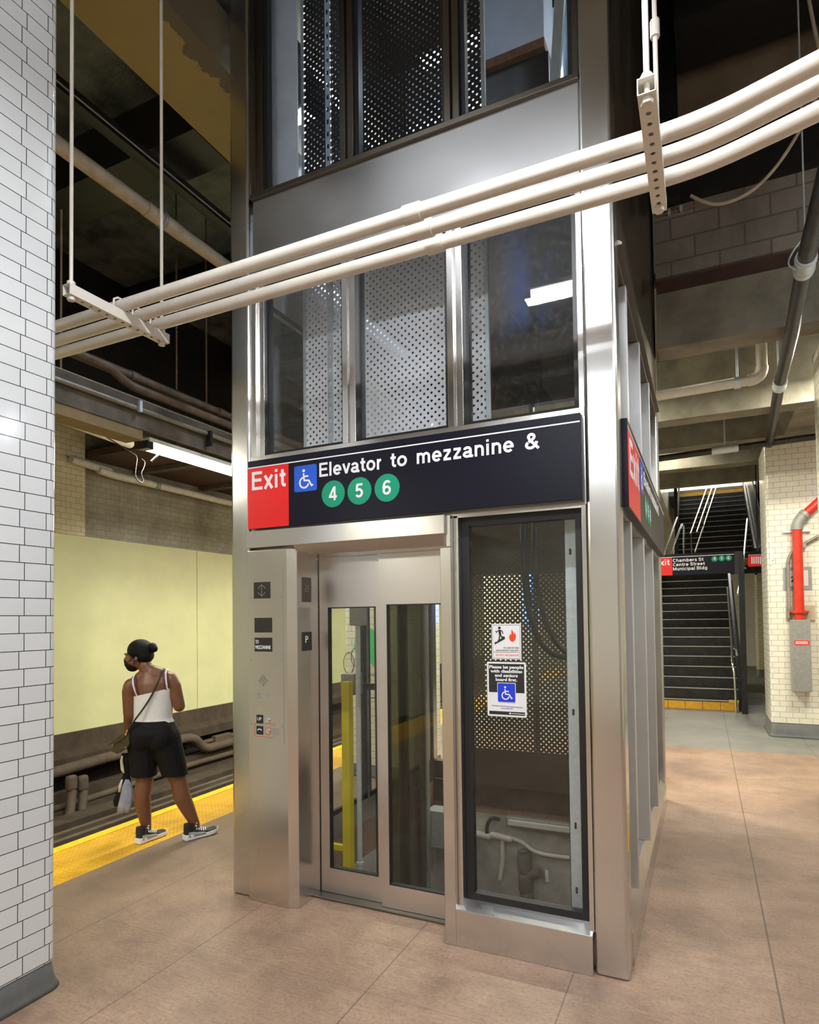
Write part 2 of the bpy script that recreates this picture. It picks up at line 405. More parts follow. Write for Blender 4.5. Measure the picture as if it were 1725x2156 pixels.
def thing(name, label, cat, loc=(0, 0, 0), group=None):
    o = bpy.data.objects.new(name, None); COL.objects.link(o); o.location = loc; o.empty_display_size = .1
    o['label'] = label; o['category'] = cat
    if group: o['group'] = group
    return o
def tag(o, label, cat, group=None, kind=None):
    o['label'] = label; o['category'] = cat
    if group: o['group'] = group
    if kind: o['kind'] = kind
    return o
def struct(o): o['kind'] = 'structure'; return o
def box(x0, x1, y0, y1, z0, z1): return MB().box(x0, x1, y0, y1, z0, z1)
def arc(p0, p1, p2, n=8):
    """quadratic bend through control point p1"""
    p0, p1, p2 = Vector(p0), Vector(p1), Vector(p2)
    return [p0*(1-t)**2+p1*2*t*(1-t)+p2*t*t for t in [i/n for i in range(n+1)]]
def text_mesh(body, name, mat, parent, face, pos, cap, width=None, bold=.02, align='LEFT', depth=.0012, space=1.0, label=None):
    """lettering; face 'front' looks to -Y, face 'side' looks to +X. cap = capital height in metres"""
    c = bpy.data.curves.new(name, 'FONT'); c.body = body; c.offset = bold; c.space_character = space; c.resolution_u = 4
    t = bpy.data.objects.new(name, c); COL.objects.link(t)
    bpy.context.view_layer.update()
    me = bpy.data.meshes.new_from_object(t.evaluated_get(bpy.context.evaluated_depsgraph_get()))
    bpy.data.objects.remove(t)
    xs = [v.co.x for v in me.vertices]; x0, x1 = min(xs), max(xs)
    s = cap/.729
    sx = width/(x1-x0) if width else s*.92
    wd = (x1-x0)*sx
    sh = {'LEFT': 0, 'CENTER': -wd/2, 'RIGHT': -wd}[align]
    org = origin(parent); pos = Vector(pos)
    bm = bmesh.new(); bm.from_mesh(me)
    r = bmesh.ops.extrude_face_region(bm, geom=bm.faces[:])
    top = [g for g in r['geom'] if isinstance(g, bmesh.types.BMVert)]
    for v in top: v.co.z += 1
    for v in bm.verts:
        a = (v.co.x-x0)*sx+sh; b = v.co.y*s; d = v.co.z*depth
        v.co = (Vector((pos.x+a, pos.y-d, pos.z+b)) if face == 'front' else Vector((pos.x+d, pos.y+a, pos.z+b)))-org
    bmesh.ops.recalc_face_normals(bm, faces=bm.faces)
    for f in bm.faces: f.smooth = False
    m2 = bpy.data.meshes.new(name); bm.to_mesh(m2); bm.free()
    m2.materials.append(M[mat]); o = bpy.data.objects.new(name, m2); COL.objects.link(o)
    o.parent = parent
    if label: o['label'] = label
    return o
def flat(mb, pts, face, pos, depth=.001):
    """thin raised shape from 2-D points"""
    n = len(pts); pos = Vector(pos)
    def q(p, d): return Vector((pos.x+p[0], pos.y-d, pos.z+p[1])) if face == 'front' else Vector((pos.x+d, pos.y+p[0], pos.z+p[1]))
    mb.add([q(p, 0) for p in pts]+[q(p, depth) for p in pts], [tuple(range(n)), tuple(range(n, 2*n))]+[(i, (i+1) % n, n+(i+1) % n, n+i) for i in range(n)])
    return mb
STROKES = [0]
def stroke(mb, pts, w, face, pos, depth=.001):
    """flat ribbon of width w along a polyline; each ribbon sits a hair higher than the one before"""
    STROKES[0] += 1; depth += 7e-5*(STROKES[0] % 14)
    n = len(pts); closed = n > 3 and math.hypot(pts[0][0]-pts[-1][0], pts[0][1]-pts[-1][1]) < 1e-6
    if closed: pts = pts[:-1]; n -= 1
    def dr(a, b):
        l = math.hypot(b[0]-a[0], b[1]-a[1]) or 1; return ((b[0]-a[0])/l, (b[1]-a[1])/l)
    lf, rg = [], []
    for i, p in enumerate(pts):
        a = dr(pts[i-1], p) if (i > 0 or closed) else dr(p, pts[i+1])
        b = dr(p, pts[(i+1) % n]) if (i < n-1 or closed) else a
        nx, ny = -(a[1]+b[1]), a[0]+b[0]; l = math.hypot(nx, ny) or 1; nx, ny = nx/l, ny/l
        k = w/2/max(.55, nx*-a[1]+ny*a[0])
        lf.append((p[0]+nx*k, p[1]+ny*k)); rg.append((p[0]-nx*k, p[1]-ny*k))
    pos = Vector(pos)
    def q(p, d): return Vector((pos.x+p[0], pos.y-d, pos.z+p[1])) if face == 'front' else Vector((pos.x+d, pos.y+p[0], pos.z+p[1]))
    v = [q(p, 0) for p in lf]+[q(p, 0) for p in rg]+[q(p, depth) for p in lf]+[q(p, depth) for p in rg]; f = []
    for i in range(n if closed else n-1):
        k = (i+1) % n
        f += [(i, k, n+k, n+i), (2*n+i, 2*n+k, 3*n+k, 3*n+i), (i, k, 2*n+k, 2*n+i), (n+i, n+k, 3*n+k, 3*n+i)]
    if not closed: f += [(0, n, 3*n, 2*n), (n-1, 2*n-1, 4*n-1, 3*n-1)]
    mb.add(v, f); return mb
# transit sign lettering drawn with even strokes (capital height 1)
def ell(cx, cy, rx, ry, a0, a1, n=22):
    return [(cx+rx*math.cos(math.radians(a0+(a1-a0)*i/n)), cy+ry*math.sin(math.radians(a0+(a1-a0)*i/n))) for i in range(n+1)]
GW = .158; GH = GW/2; XH = .73
def bend(x0, x1, y0=0): return [(x0, .40)]+ell((x0+x1)/2, .44, (x1-x0)/2, XH-GH-.44, 180, 0, 14)+[(x1, y0)]
G = {
 'E': (.68, [[(GH, 0), (GH, 1)], [(GH, 1-GH), (.62, 1-GH)], [(GH, .53), (.58, .53)], [(GH, GH), (.64, GH)]]),
 'x': (.60, [[(.07, 0), (.51, XH)], [(.07, XH), (.51, 0)]]),
 'i': (.27, [[(.11, 0), (.11, XH)], [(.11, .85), (.11, 1)]]),
 't': (.38, [[(.17, .94), (.17, .26), (.185, .16), (.24, .095), (.36, .085)], [(.01, XH-GH), (.35, XH-GH)]]),
 'l': (.27, [[(.11, 0), (.11, 1)]]),
 'e': (.63, [ell(.30, XH/2, .225, XH/2-GH, 0, 318), [(.08, XH/2), (.60, XH/2)]]),
 'v': (.57, [[(.06, XH), (.28, .03)], [(.28, .03), (.50, XH)]]),
 'a': (.62, [ell(.27, XH-.25, .185, .17, 165, 0, 14)+[(.455, 0)], ell(.255, .215, .185, .137, 60, 330, 18), [(.33, .36), (.455, .41)], [(.455, .12), (.60, .06)]]),
 'o': (.66, [ell(.32, XH/2, .235, XH/2-GH, 0, 360, 28)]),
 'r': (.42, [[(.11, 0), (.11, XH)], ell(.33, .40, .22, .25, 180, 92, 8)]),
 'm': (.96, [[(.11, 0), (.11, XH)], bend(.11, .46), bend(.46, .81)]),
 'n': (.64, [[(.11, 0), (.11, XH)], bend(.11, .50)]),
 'h': (.64, [[(.11, 0), (.11, 1)], bend(.11, .50)]),
 'u': (.64, [[(.50, XH), (.50, 0)], [(.11, XH), (.11, .30)]+ell(.305, .28, .195, .20, 180, 360, 12)]),
 'z': (.57, [[(.05, XH-GH), (.49, XH-GH)], [(.45, XH-.10), (.09, .10)], [(.04, GH), (.50, GH)]]),
 'b': (.66, [[(.11, 0), (.11, 1)], ell(.33, XH/2, .21, XH/2-GH, 0, 360, 26)]),
 'd': (.66, [[(.53, 0), (.53, 1)], ell(.31, XH/2, .21, XH/2-GH, 0, 360, 26)]),
 'p': (.66, [[(.11, -.22), (.11, XH)], ell(.33, XH/2, .21, XH/2-GH, 0, 360, 26)]),
 'g': (.66, [[(.53, XH), (.53, -.02)]+ell(.31, -.02, .22, .12, 0, -150, 10), ell(.31, XH/2, .21, XH/2-GH, 0, 360, 26)]),
 'c': (.60, [ell(.31, XH/2, .23, XH/2-GH, 42, 318)]),
 's': (.56, [ell(.27, .51, .17, .145, 20, 200, 12)+ell(.27, .21, .19, .135, 70, -165, 16)]),
 'S': (.70, [ell(.34, .725, .235, .20, 15, 215, 14)+ell(.34, .285, .25, .21, 60, -165, 16)]),
 'C': (.76, [ell(.39, .5, .30, .5-GH, 42, 318, 26)]),
 'B': (.72, [[(GH, 0), (GH, 1)], [(GH, 1-GH), (.38, 1-GH)]+ell(.38, .725, .19, .197, 90, -90, 12)+[(GH, .53)], [(.38, .53)]+ell(.40, .305, .22, .226, 90, -90, 12)+[(GH, GH)]]),
 'M': (.88, [[(GH, 0), (GH, 1)], [(.10, .97), (.41, .06)], [(.41, .06), (.72, .97)], [(.74, 0), (.74, 1)]]),
 '&': (.78, [[(.70, .02), (.23, .62)], ell(.34, .765, .145, .155, 230, -40, 18), [(.45, .66), (.38, .58), (.19, .46)], ell(.29, .265, .205, .185, 125, 335, 18), [(.46, .16), (.55, .27), (.62, .46)]]),
 '4': (.62, [[(.43, 0), (.43, 1)], [(.40, .95), (.06, .29)], [(.0, .27), (.60, .27)]]),
 '5': (.62, [[(.54, .92), (.15, .92)], [(.17, .95), (.12, .46)], ell(.29, .33, .215, .25, 138, -150, 22)]),
 '6': (.62, [ell(.30, .31, .215, .235, 0, 360, 26), ell(.33, .52, .245, .40, 205, 95, 14)+ell(.33, .72, .19, .20, 90, 25, 6)]),
}
def sign_text(body, parent, face, pos, cap, width, mat='sign_white', align='LEFT', gap=.045, depth=.0015):
    """even-stroke lettering in one mesh part"""
    tot = sum(.30 if ch == ' ' else G[ch][0]+gap for ch in body)-gap
    sx = width/tot; m = MB(); x = 0; sh = {'LEFT': 0, 'CENTER': -width/2}[align]
    for ch in body:
        if ch == ' ': x += .30; continue
        for line in G[ch][1]:
            pts = [(sh+(x+a)*sx, b*cap) for a, b in line]
            stroke(m, pts, GW*(cap+sx)/2, face, pos, depth)
        x += G[ch][0]+gap
    return m.build('lettering', mat, parent)
def circ(cx, cy, r, n=36, a0=0, a1=360):
    return [(cx+r*math.cos(math.radians(a0+(a1-a0)*i/n)), cy+r*math.sin(math.radians(a0+(a1-a0)*i/n))) for i in range(n+(a1-a0 < 360))]
def rrect(x0, x1, y0, y1, r, n=5):
    p = []
    for cx, cy, a in ((x1-r, y1-r, 0), (x0+r, y1-r, 90), (x0+r, y0+r, 180), (x1-r, y0+r, 270)):
        p += [(cx+r*math.cos(math.radians(a+90*i/n)), cy+r*math.sin(math.radians(a+90*i/n))) for i in range(n+1)]
    return p
def wheelchair(parent, face, pos, s, name='wheelchair_symbol', mat='sign_white'):
    """white access symbol in a square of side s whose lower left corner is pos"""
    m = MB(); w = .065*s
    flat(m, circ(.43*s, .79*s, .058*s), face, pos)
    stroke(m, [(.42*s, .69*s), (.45*s, .42*s), (.66*s, .40*s), (.78*s, .20*s), (.84*s, .23*s)], w, face, pos)
    stroke(m, [(.44*s, .57*s), (.64*s, .57*s)], w*.9, face, pos)
    stroke(m, circ(.45*s, .34*s, .20*s, 24, 105, 345), w, face, pos)
    return m.build(name, mat, parent)

# ================================================================== SETTING
PX0, PX1, PY0, PY1 = -2.70, -.44, 3.50, 6.30         # hole of the elevator pit
fl = MB()
fl.box(-3.945, PX0, -6, 24, -.3, 0).box(PX1, 6, -6, 24, -.3, 0).box(PX0, PX1, -6, PY0, -.3, 0).box(PX0, PX1, PY1, 24, -.3, 0)
struct(fl.build('floor', 'floor'))
struct(box(-4.50, -3.945, -6, 24, -.3, 0).build('trim_1', 'tactile'))
struct(box(-4.60, -4.50, -6, 24, -.3, .004).build('trim_2', 'yellow_edge'))
struct(box(-4.56, -4.50, -6, 24, -1.5, -.3).build('wall_platform', 'dirt_dark'))
struct(box(-8.2, -4.5, -6, 24, -1.6, -1.45).build('floor_track', 'dirt_dark'))
struct(box(-8.2, -8.0, -6, 24, -1.5, 6.0).build('wall_track', 'tile_grime'))
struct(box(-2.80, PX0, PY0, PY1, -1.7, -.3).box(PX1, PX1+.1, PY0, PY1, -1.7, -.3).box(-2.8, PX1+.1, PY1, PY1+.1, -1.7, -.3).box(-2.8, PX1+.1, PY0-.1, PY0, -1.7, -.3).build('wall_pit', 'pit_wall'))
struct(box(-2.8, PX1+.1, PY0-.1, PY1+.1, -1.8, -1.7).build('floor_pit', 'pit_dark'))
# bench wall with the pale yellow wall panels above it
bw = MB().prism([(-8.0, .235), (-7.90, .235), (-7.84, .02), (-7.74, -.06), (-7.74, -.20), (-8.0, -.20)], 1, -6, 24)
struct(bw.build('wall_bench', 'dirt_brown'))
struct(box(-8.0, -7.92, -6, 24, -1.5, -.2).build('wall_trench', 'dirt_dark'))
pj = [-6, -1.7, 1.6, 4.9, 8.22, 11.5, 14.8, 18.1, 24]
for i, (a, b) in enumerate(zip(pj, pj[1:])):
    struct(box(-8.0, -7.955, a+.006, b-.006, .236, 2.97).build('trim_panel', 'pale_yellow'))
struct(box(-8.0, -7.93, 4.4, 6.03, 2.97, 5.9).build('wall_pilaster', 'tile_cream'))
struct(box(-8.0, -6.45, 6.05, 24, 4.10, 4.2).build('ceiling_track', 'soffit'))
struct(box(-6.5, -6.4, -6, 24, 4.2, 5.95).build('wall_upper', 'beam_black'))
struct(box(-8.0, -2.6, -6, 24, 5.9, 6.0).build('ceiling_platform', 'ceil'))
struct(box(-2.9, 6, 2.6, 6.0, 7.6, 7.8).build('ceiling', 'ceil_void'))
struct(box(-2.86, 6, -6, 2.6, 7.0, 7.8).build('ceiling_front', 'concrete'))
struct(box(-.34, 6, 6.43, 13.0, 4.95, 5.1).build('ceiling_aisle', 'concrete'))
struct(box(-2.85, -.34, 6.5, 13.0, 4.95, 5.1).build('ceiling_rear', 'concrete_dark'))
struct(box(-8, 6, -6.2, -6, -1.6, 8).build('wall_back', 'tile_cream2'))
struct(box(5.8, 6, -6, 24, 0, 8).build('wall_right', 'tile_cream2'))
struct(box(-8, 6, 24, 24.2, -1.6, 8).build('wall_far', 'tile_cream2'))
# girder on the column line and black cross beams above the track
tag(box(-3.43, -2.86, -6, 24, 5.5, 6.9).build('ceiling_girder', 'girder'), 'ochre painted girder with dark water stains running above the tiled columns', 'girder')
for k in range(-4, 9):
    y = 3.53+1.9*k
    b = box(-6.4, -3.44, y, y+.40, 5.5, 5.9).build('cross_beam', 'beam_black')
    tag(b, 'black painted steel cross beam under the glossy dark ceiling above the track edge', 'beam', 'black cross beams over the platform edge')
# concrete beams over the right hand aisle
BY = [(6.14, 6.43), (8.45, 8.75), (9.90, 10.2), (11.35, 11.65), (12.85, 13.1)]
BL = ['deep stained concrete ceiling beam nearest the elevator tower, below the block wall', 'concrete ceiling beam second from the block wall, behind the white drain pipe',
      'concrete ceiling beam above the tiled pillar with the red pipe, third from the block wall', 'concrete ceiling beam just short of the stairway opening, fourth from the block wall',
      'farthest concrete ceiling beam, bordering the stairway opening']
for (a, b), lb in zip(BY, BL):
    tag(box(-.335 if a < 6.5 else -2.8, 3.2, a, b, 4.2, 4.71 if a < 6.5 else 4.95).build('concrete_beam', 'concrete'), lb, 'beam', 'concrete beams over the aisle')
tag(MB().prism([(.93, 4.94), (.93, 4.45), (1.05, 4.2), (1.9, 4.2), (1.9, 4.94)], 1, 8.76, 9.89).build('concrete_haunch', 'concrete'), 'pale concrete haunch beside the pillar top under the aisle ceiling', 'beam')
struct(box(-.335, 3.2, 6.16, 6.40, 4.87, 5.51).build('wall_block', 'cmu'))
struct(box(-.335, 3.2, 6.22, 6.43, 4.71, 4.87).build('trim_3', 'soffit'))
zb_, xb_ = px(1, 6.05, 1450, 300).z, px(1, 6.05, 1427, 200).x
struct(box(-.335, 3.2, 6.05, 6.45, zb_, 7.6).build('wall_upper_right', 'void_brown'))
struct(box(-.335, 3.2, 6.05, 6.45, 5.51, zb_).build('wall_upper_dark', 'beam_black'))
tag(box(-.33, xb_, 5.93, 6.045, 5.46, 7.6).build('steel_stanchion', 'beam_black'), 'black steel stanchion rising above the block wall between tower and conduits', 'column')
tag(MB().box(xb_, 5.5, 5.33, 5.88, 6.50, 6.54).box(xb_, 5.5, 5.58, 5.63, 6.54, 7.56).box(xb_, 5.5, 5.33, 5.88, 7.56, 7.6).build('steel_beam', 'beam_black'), 'blackened steel ceiling beam high above the aisle at the upper right corner', 'beam')

# tiled columns along the platform
def pcol(x0, x1, y0, y1, r, z0, z1, n=6):
    pts = []
    for cx, cy, a in ((x1-r, y1-r, 0), (x0+r, y1-r, 90), (x0+r, y0+r, 180), (x1-r, y0+r, 270)):
        pts += [(cx+r*math.cos(math.radians(a+90*i/n)), cy+r*math.sin(math.radians(a+90*i/n))) for i in range(n+1)]
    m = MB(); k = len(pts)
    m.add([(p[0], p[1], z0) for p in pts]+[(p[0], p[1], z1) for p in pts], [(i, (i+1) % k, k+(i+1) % k, k+i) for i in range(k)], True)
    m.add([(p[0], p[1], z1) for p in pts], [tuple(range(k))]); m.add([(p[0], p[1], z0) for p in pts], [tuple(range(k))[::-1]])
    return m
def flare(x0, x1, y0, y1, r, z1, e):
    rings = []
    for z, d in ((0, e), (.02, e*.7), (.05, e*.35), (z1-.004, 0), (z1, -.004)):
        q = pcol(x0-d, x1+d, y0-d, y1+d, r+d, 0, 1); k = 28
        rings.append([Vector((v.x, v.y, z)) for v in q.v[:k]])
    return MB().loft(rings)
def column(label, x0, x1, y0, y1, z1, mat, hb=.128, r=.05, e=.035, name='tiled_column', u0=.031, v0=0):
    t = thing(name, label, 'column', ((x0+x1)/2, (y0+y1)/2, 0))
    def uvf(c, n):
        # unroll around the column so that courses run through the rounded corner
        if abs(n.y) > abs(n.x): return ((x1-c.x)+y1 if n.y > 0 else c.x, c.z-hb)
        return (c.y+u0, c.z-hb-v0)
    pcol(x0, x1, y0, y1, r, hb, z1).build('tiled_shaft', mat, t, uvf=uvf)
    flare(x0+.005, x1-.005, y0+.005, y1-.005, r, hb, e).build('concrete_base', 'base', t)
    return t
column('white glazed tile column with rounded corner in the left foreground', -3.71, -2.87, 1.20, 2.04, 5.5, 'tile_white', u0=-1.843+1.3, v0=.006)
gc = column('tiled column behind the elevator shaft with green spray paint, seen through the door glass', -3.71, -2.87, 6.11, 6.95, 5.5, 'tile_cream2')
flat(MB(), [(-.28, 1.42), (-.26, 1.60), (-.18, 1.66), (-.05, 1.64), (.04, 1.55), (.03, 1.35), (-.03, 1.22), (-.10, 1.28), (-.18, 1.20), (-.24, 1.30)], 'front', (-3.3, 6.109, 0), .002).build('green_spray_patch', 'green_paint', gc)
sc = MB()
stroke(sc, [(-.60+.07*math.cos(a*.5), 1.25+.12*math.sin(a*.5)) for a in range(14)], .008, 'front', (-3.05, 6.109, 0), .002)
stroke(sc, [(-.52+.05*math.cos(a*.6), 1.32+.1*math.sin(a*.6)) for a in range(10)], .007, 'front', (-3.05, 6.109, 0), .002)
stroke(sc, [(-.30+.09*math.cos(a*.4+1.2), 1.00+.13*math.sin(a*.4+1.2)) for a in range(11)], .009, 'front', (-3.05, 6.109, 0), .002)
stroke(sc, [(-.62, .72), (-.60, .76), (-.58, .70)], .009, 'front', (-3.05, 6.109, 0), .002)
sc.build('marker_scribble', 'scribble', gc)
column('tiled column farther down the platform beyond the elevator tower', -3.71, -2.87, 11.02, 11.86, 5.5, 'tile_cream2')
rp = column('broad pale tiled pillar on the right carrying the red standpipe', .835, 2.4, 10.3, 11.3, 4.2, 'tile_cream2', .20, .05, .04, 'tiled_pillar')
column('tiled column at the right picture edge between camera and red pipe', 1.0, 1.75, 6.3, 7.05, 4.2, 'tile_cream2', .14, .05)
column('narrow glimpse of tiled column in the gap right of the stairs', 1.31, 1.75, 19.9, 20.5, 4.2, 'tile_cream', .2)
column('tiled column far back in the gap, beside the dark passage', 1.80, 2.4, 18.6, 19.2, 4.2, 'tile_cream2', .2)
struct(box(-3, 6, 13.0, 24, 8.0, 8.2).build('ceiling_mezzanine', 'concrete'))
struct(box(-3, 4, 21.6, 24, 5.55, 5.70).build('floor_mezzanine', 'base'))
struct(box(-3, -.95, 13.1, 24, 4.95, 8.0).box(1.9, 4, 13.1, 24, 4.95, 8.0).build('wall_stair', 'tile_cream2'))
# ================================================================== ELEVATOR TOWER
TW = thing('elevator_tower', 'stainless steel and glass elevator tower standing on the platform', 'elevator', (-1.57, 4.8, 0))
TOPZ = 7.58
def part(mb, name, mat, bevel=0, parent=TW, label=None): return mb.build(name, mat, parent, bevel, label)
for (x0, x1, y0, y1) in ((-2.78, -2.625, 3.175, 3.335), (-.52, -.36, 3.175, 3.335), (-2.88, -2.715, 6.29, 6.45), (-.52, -.36, 6.29, 6.45)):
    part(box(x0, x1, y0, y1, 0, TOPZ), 'corner_post', 'steel', .018)
part(MB().box(-2.60, -.52, 3.19, 3.23, 3.955, 4.474), 'transom_panel', 'steel_cloudy', .003)
part(MB().box(-2.605, -.515, 3.165, 3.30, 4.474, 4.506), 'transom_ledge', 'steel_dark', .003)
# glazing of the two upper bays
def window(x0, x1, z0, z1, y=3.25, g=.027, mat='glass', gr=None):
    fr = MB()
    fr.box(x0, x0+g, y-.02, y+.03, z0, z1).box(x1-g, x1, y-.02, y+.03, z0, z1).box(x0+g, x1-g, y-.02, y+.03, z0, z0+g).box(x0+g, x1-g, y-.02, y+.03, z1-g, z1)
    pn = part(box(x0+g, x1-g, y, y+.010, z0+g, z1-g), 'glass_pane', mat)
    part(fr, 'gasket', 'gasket', 0, pn)
    return pn
for (z0, z1, mt) in ((2.80, 3.955, 'glass_dirty'), (4.506, TOPZ, 'glass')):
    window(-2.535, -1.935, z0, z1, mat=mt); window(-1.85, -1.255, z0, z1, mat=mt); window(-1.168, -.548, z0, z1, mat=mt)
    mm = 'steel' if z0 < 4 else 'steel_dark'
    for (a, b) in ((-1.935, -1.85), (-1.255, -1.168)):
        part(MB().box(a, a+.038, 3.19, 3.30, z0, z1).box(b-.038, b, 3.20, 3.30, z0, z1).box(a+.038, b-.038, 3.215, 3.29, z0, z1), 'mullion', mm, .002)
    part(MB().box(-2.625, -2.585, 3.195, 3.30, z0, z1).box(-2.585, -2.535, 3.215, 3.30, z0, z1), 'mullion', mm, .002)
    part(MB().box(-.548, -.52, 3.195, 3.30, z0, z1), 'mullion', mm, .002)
part(box(-2.625, -.52, 3.185, 3.30, 2.758, 2.80), 'sill_bar', 'steel_h', .002)
part(box(-2.625, -.52, 3.19, 3.30, 2.31, 2.758), 'sign_band', 'steel_h')
# lower right bay: glass over a folded kick plate
part(MB().prism([(3.155, 0), (3.30, 0), (3.30, .225), (3.255, .225), (3.157, .192)], 0, -1.238, -.527), 'kick_plate', 'steel_h', .003)
window(-1.205, -.545, .215, 2.295, y=3.262, g=.042)
part(box(-1.24, -.53, 3.19, 3.30, 2.295, 2.31), 'head_bar', 'steel_h')
part(MB().box(-1.300, -1.236, 3.152, 3.40, 0, 2.135).box(-1.236, -1.206, 3.19, 3.30, .2, 2.31), 'jamb_post', 'steel', .004)
part(MB().box(-1.262, -1.236, 3.150, 3.39, 2.135, 2.31), 'jamb_post', 'steel', .003)
part(box(-.545, -.522, 3.185, 3.30, .2, 2.31), 'jamb_trim', 'steel', .002)
# door head and threshold
part(MB().box(-2.622, -1.262, 3.128, 3.40, 2.205, 2.312), 'door_header', 'steel_h', .004)
part(MB().prism([(3.136, 2.205), (3.20, 2.148), (3.40, 2.148), (3.40, 2.205)], 0, -2.262, -1.262), 'door_soffit', 'steel_h')
part(MB().box(-2.262, -1.30, 3.335, 3.42, 0, .012).box(-2.262, -1.30, 3.43, 3.47, 0, .012), 'threshold', 'steel_dark', .002)
# operating panel box on the left of the doors
cp = part(MB().prism([(-2.622, 3.146), (-2.318, 3.146), (-2.262, 3.176), (-2.262, 3.455), (-2.622, 3.455)], 2, 0, 2.19), 'control_panel', 'steel_panel', .004)
FY = 3.146
def on_panel(mb, name, mat, label=None, bevel=0): return mb.build(name, mat, cp, bevel, label)
on_panel(box(-2.60, -2.345, FY-.002, FY, .98, 2.08), 'cover_plate', 'steel_panel')
on_panel(box(-2.567, -2.443, FY-.006, FY, 1.885, 1.988), 'arrow_indicator', 'btn_black', 'dark square direction indicator')
a = MB()
for s in (1, -1): stroke(a, [(-.03, .012*s), (0, .036*s), (.03, .012*s)], .003, 'front', (-2.505, FY-.006, 1.936))
stroke(a, [(0, .036), (0, -.036)], .0025, 'front', (-2.505, FY-.006, 1.936)); on_panel(a, 'arrow_symbol', 'ink_grey')
on_panel(box(-2.563, -2.431, FY-.006, FY, 1.672, 1.764), 'floor_display', 'btn_black', 'blank dark floor display')
pl = on_panel(box(-2.563, -2.431, FY-.006, FY, 1.553, 1.640), 'destination_plate', 'ink', 'black plate reading TO MEZZANINE')
text_mesh('TO', 'lettering', 'sign_white', pl, 'front', (-2.556, FY-.006, 1.604), .022, .026)
text_mesh('MEZZANINE', 'lettering', 'sign_white', pl, 'front', (-2.556, FY-.006, 1.570), .022, .118)
sp = MB()
for i in range(-4, 5):
    for j in range(-4, 5):
        if (i+j) % 2 == 0 and i*i+j*j < 18: flat(sp, circ(i*.008, j*.008, .003, 8), 'front', (-2.500, FY-.002, 1.372), .0006)
on_panel(sp, 'speaker_holes', 'ink')
for (x, ln) in ((-2.548, 4), (-2.478, 3)):
    e = MB()
    for k in range(ln): stroke(e, [(0, -.010*k), (.028+.008*(k % 2), -.010*k)], .004, 'front', (x, FY-.002, 1.292))
    on_panel(e, 'engraved_notice', 'ink_grey')
up_ = on_panel(box(-2.553, -2.503, FY-.005, FY, 1.105, 1.158), 'up_plate', 'ink', 'black plate reading UP')
text_mesh('UP', 'lettering', 'sign_white', up_, 'front', (-2.545, FY-.005, 1.124), .020, .032, bold=0)
on_panel(MB().cyl((-2.465, FY, 1.128), (-2.465, FY-.012, 1.128), .015), 'up_button', 'chrome')
ph = on_panel(box(-2.553, -2.503, FY-.005, FY, 1.036, 1.088), 'phone_plate', 'ink', 'black plate with handset symbol')
g = MB(); stroke(g, [(.018*math.cos(math.radians(q)), .016*math.sin(math.radians(q))-.006) for q in range(30, 151, 20)], .006, 'front', (-2.528, FY-.005, 1.060)); g.build('handset_symbol', 'sign_white', ph)
on_panel(MB().cyl((-2.463, FY, 1.062), (-2.463, FY-.012, 1.062), .014), 'call_button', 'chrome')
rg = MB(); stroke(rg, circ(-2.463, 1.062, .023, 28), .005, 'front', (0, FY-.002, 0)); on_panel(rg, 'call_ring', 'red_ring', 'red ring around the call button')
rl = MB(); stroke(rl, [(-2.412, 1.100), (-2.425, 1.106), (-2.558, 1.106), (-2.568, 1.096), (-2.568, 1.034), (-2.558, 1.024), (-2.425, 1.024), (-2.412, 1.030)], .0035, 'front', (0, FY-.002, 0)); on_panel(rl, 'red_outline', 'red_ring', 'thin red outline')
e = MB()
for k in range(4): stroke(e, [(0, -.011*k), (.05+.006*(k % 2), -.011*k)], .004, 'front', (-2.432, FY-.002, 1.077))
on_panel(e, 'engraved_notice', 'ink_grey')
for (x, z) in ((-2.592, 1.89), (-2.358, 1.89), (-2.592, 1.50), (-2.358, 1.50), (-2.592, 1.10), (-2.358, 1.10)):
    on_panel(MB().cyl((x, FY-.001, z), (x, FY-.003, z), .004, 10), 'screw', 'ink_grey')
# recess jamb plates
jp = part(box(-2.262, -2.258, 3.225, 3.325, 1.555, 1.672).build('platform_plate', 'ink', TW, 0, 'black plate with a white letter P') and MB().box(-2.2625, -2.2585, 3.225, 3.325, 1.86, 2.015), 'lantern_plate', 'steel_dark', .002)
text_mesh('P', 'lettering', 'sign_white', TW, 'side', (-2.258, 3.255, 1.605), .045, .030, bold=0)
an = MB(); stroke(an, [(.03, .03), (.05, .04), (.07, .03)], .004, 'side', (-2.2585, 3.225, 1.91)); stroke(an, [(.03, .0), (.07, -.006)], .004, 'side', (-2.2585, 3.225, 1.93)); stroke(an, [(.03, .055), (.07, .05)], .004, 'side', (-2.2585, 3.225, 1.91)); an.build('engraved_arrow', 'ink_grey', TW)
# sliding doors with tall windows
def door(x0, x1, wx0, wx1, y, wz0, wz1, lb):
    d = MB().box(x0, wx0, y, y+.035, .014, 2.147).box(wx1, x1, y, y+.035, .014, 2.147).box(wx0, wx1, y, y+.035, .014, wz0).box(wx0, wx1, y, y+.035, wz1, 2.147)
    o = part(d, 'sliding_door', 'steel_door', 0, TW, lb)
    box(wx0, wx1, y+.014, y+.024, wz0, wz1).build('door_glass', 'glass_door', o)
    MB().box(wx0, wx0+.007, y-.001, y+.034, wz0, wz1).box(wx1-.007, wx1, y-.001, y+.034, wz0, wz1).box(wx0, wx1, y-.001, y+.034, wz0, wz0+.007).box(wx0, wx1, y-.001, y+.034, wz1-.007, wz1).build('door_gasket', 'gasket', o)
door(-2.256, -1.792, -2.192, -1.842, 3.412, .168, 1.826, 'left sliding door leaf set slightly deeper')
door(-1.800, -1.302, -1.748, -1.352, 3.375, .150, 1.836, 'right sliding door leaf')
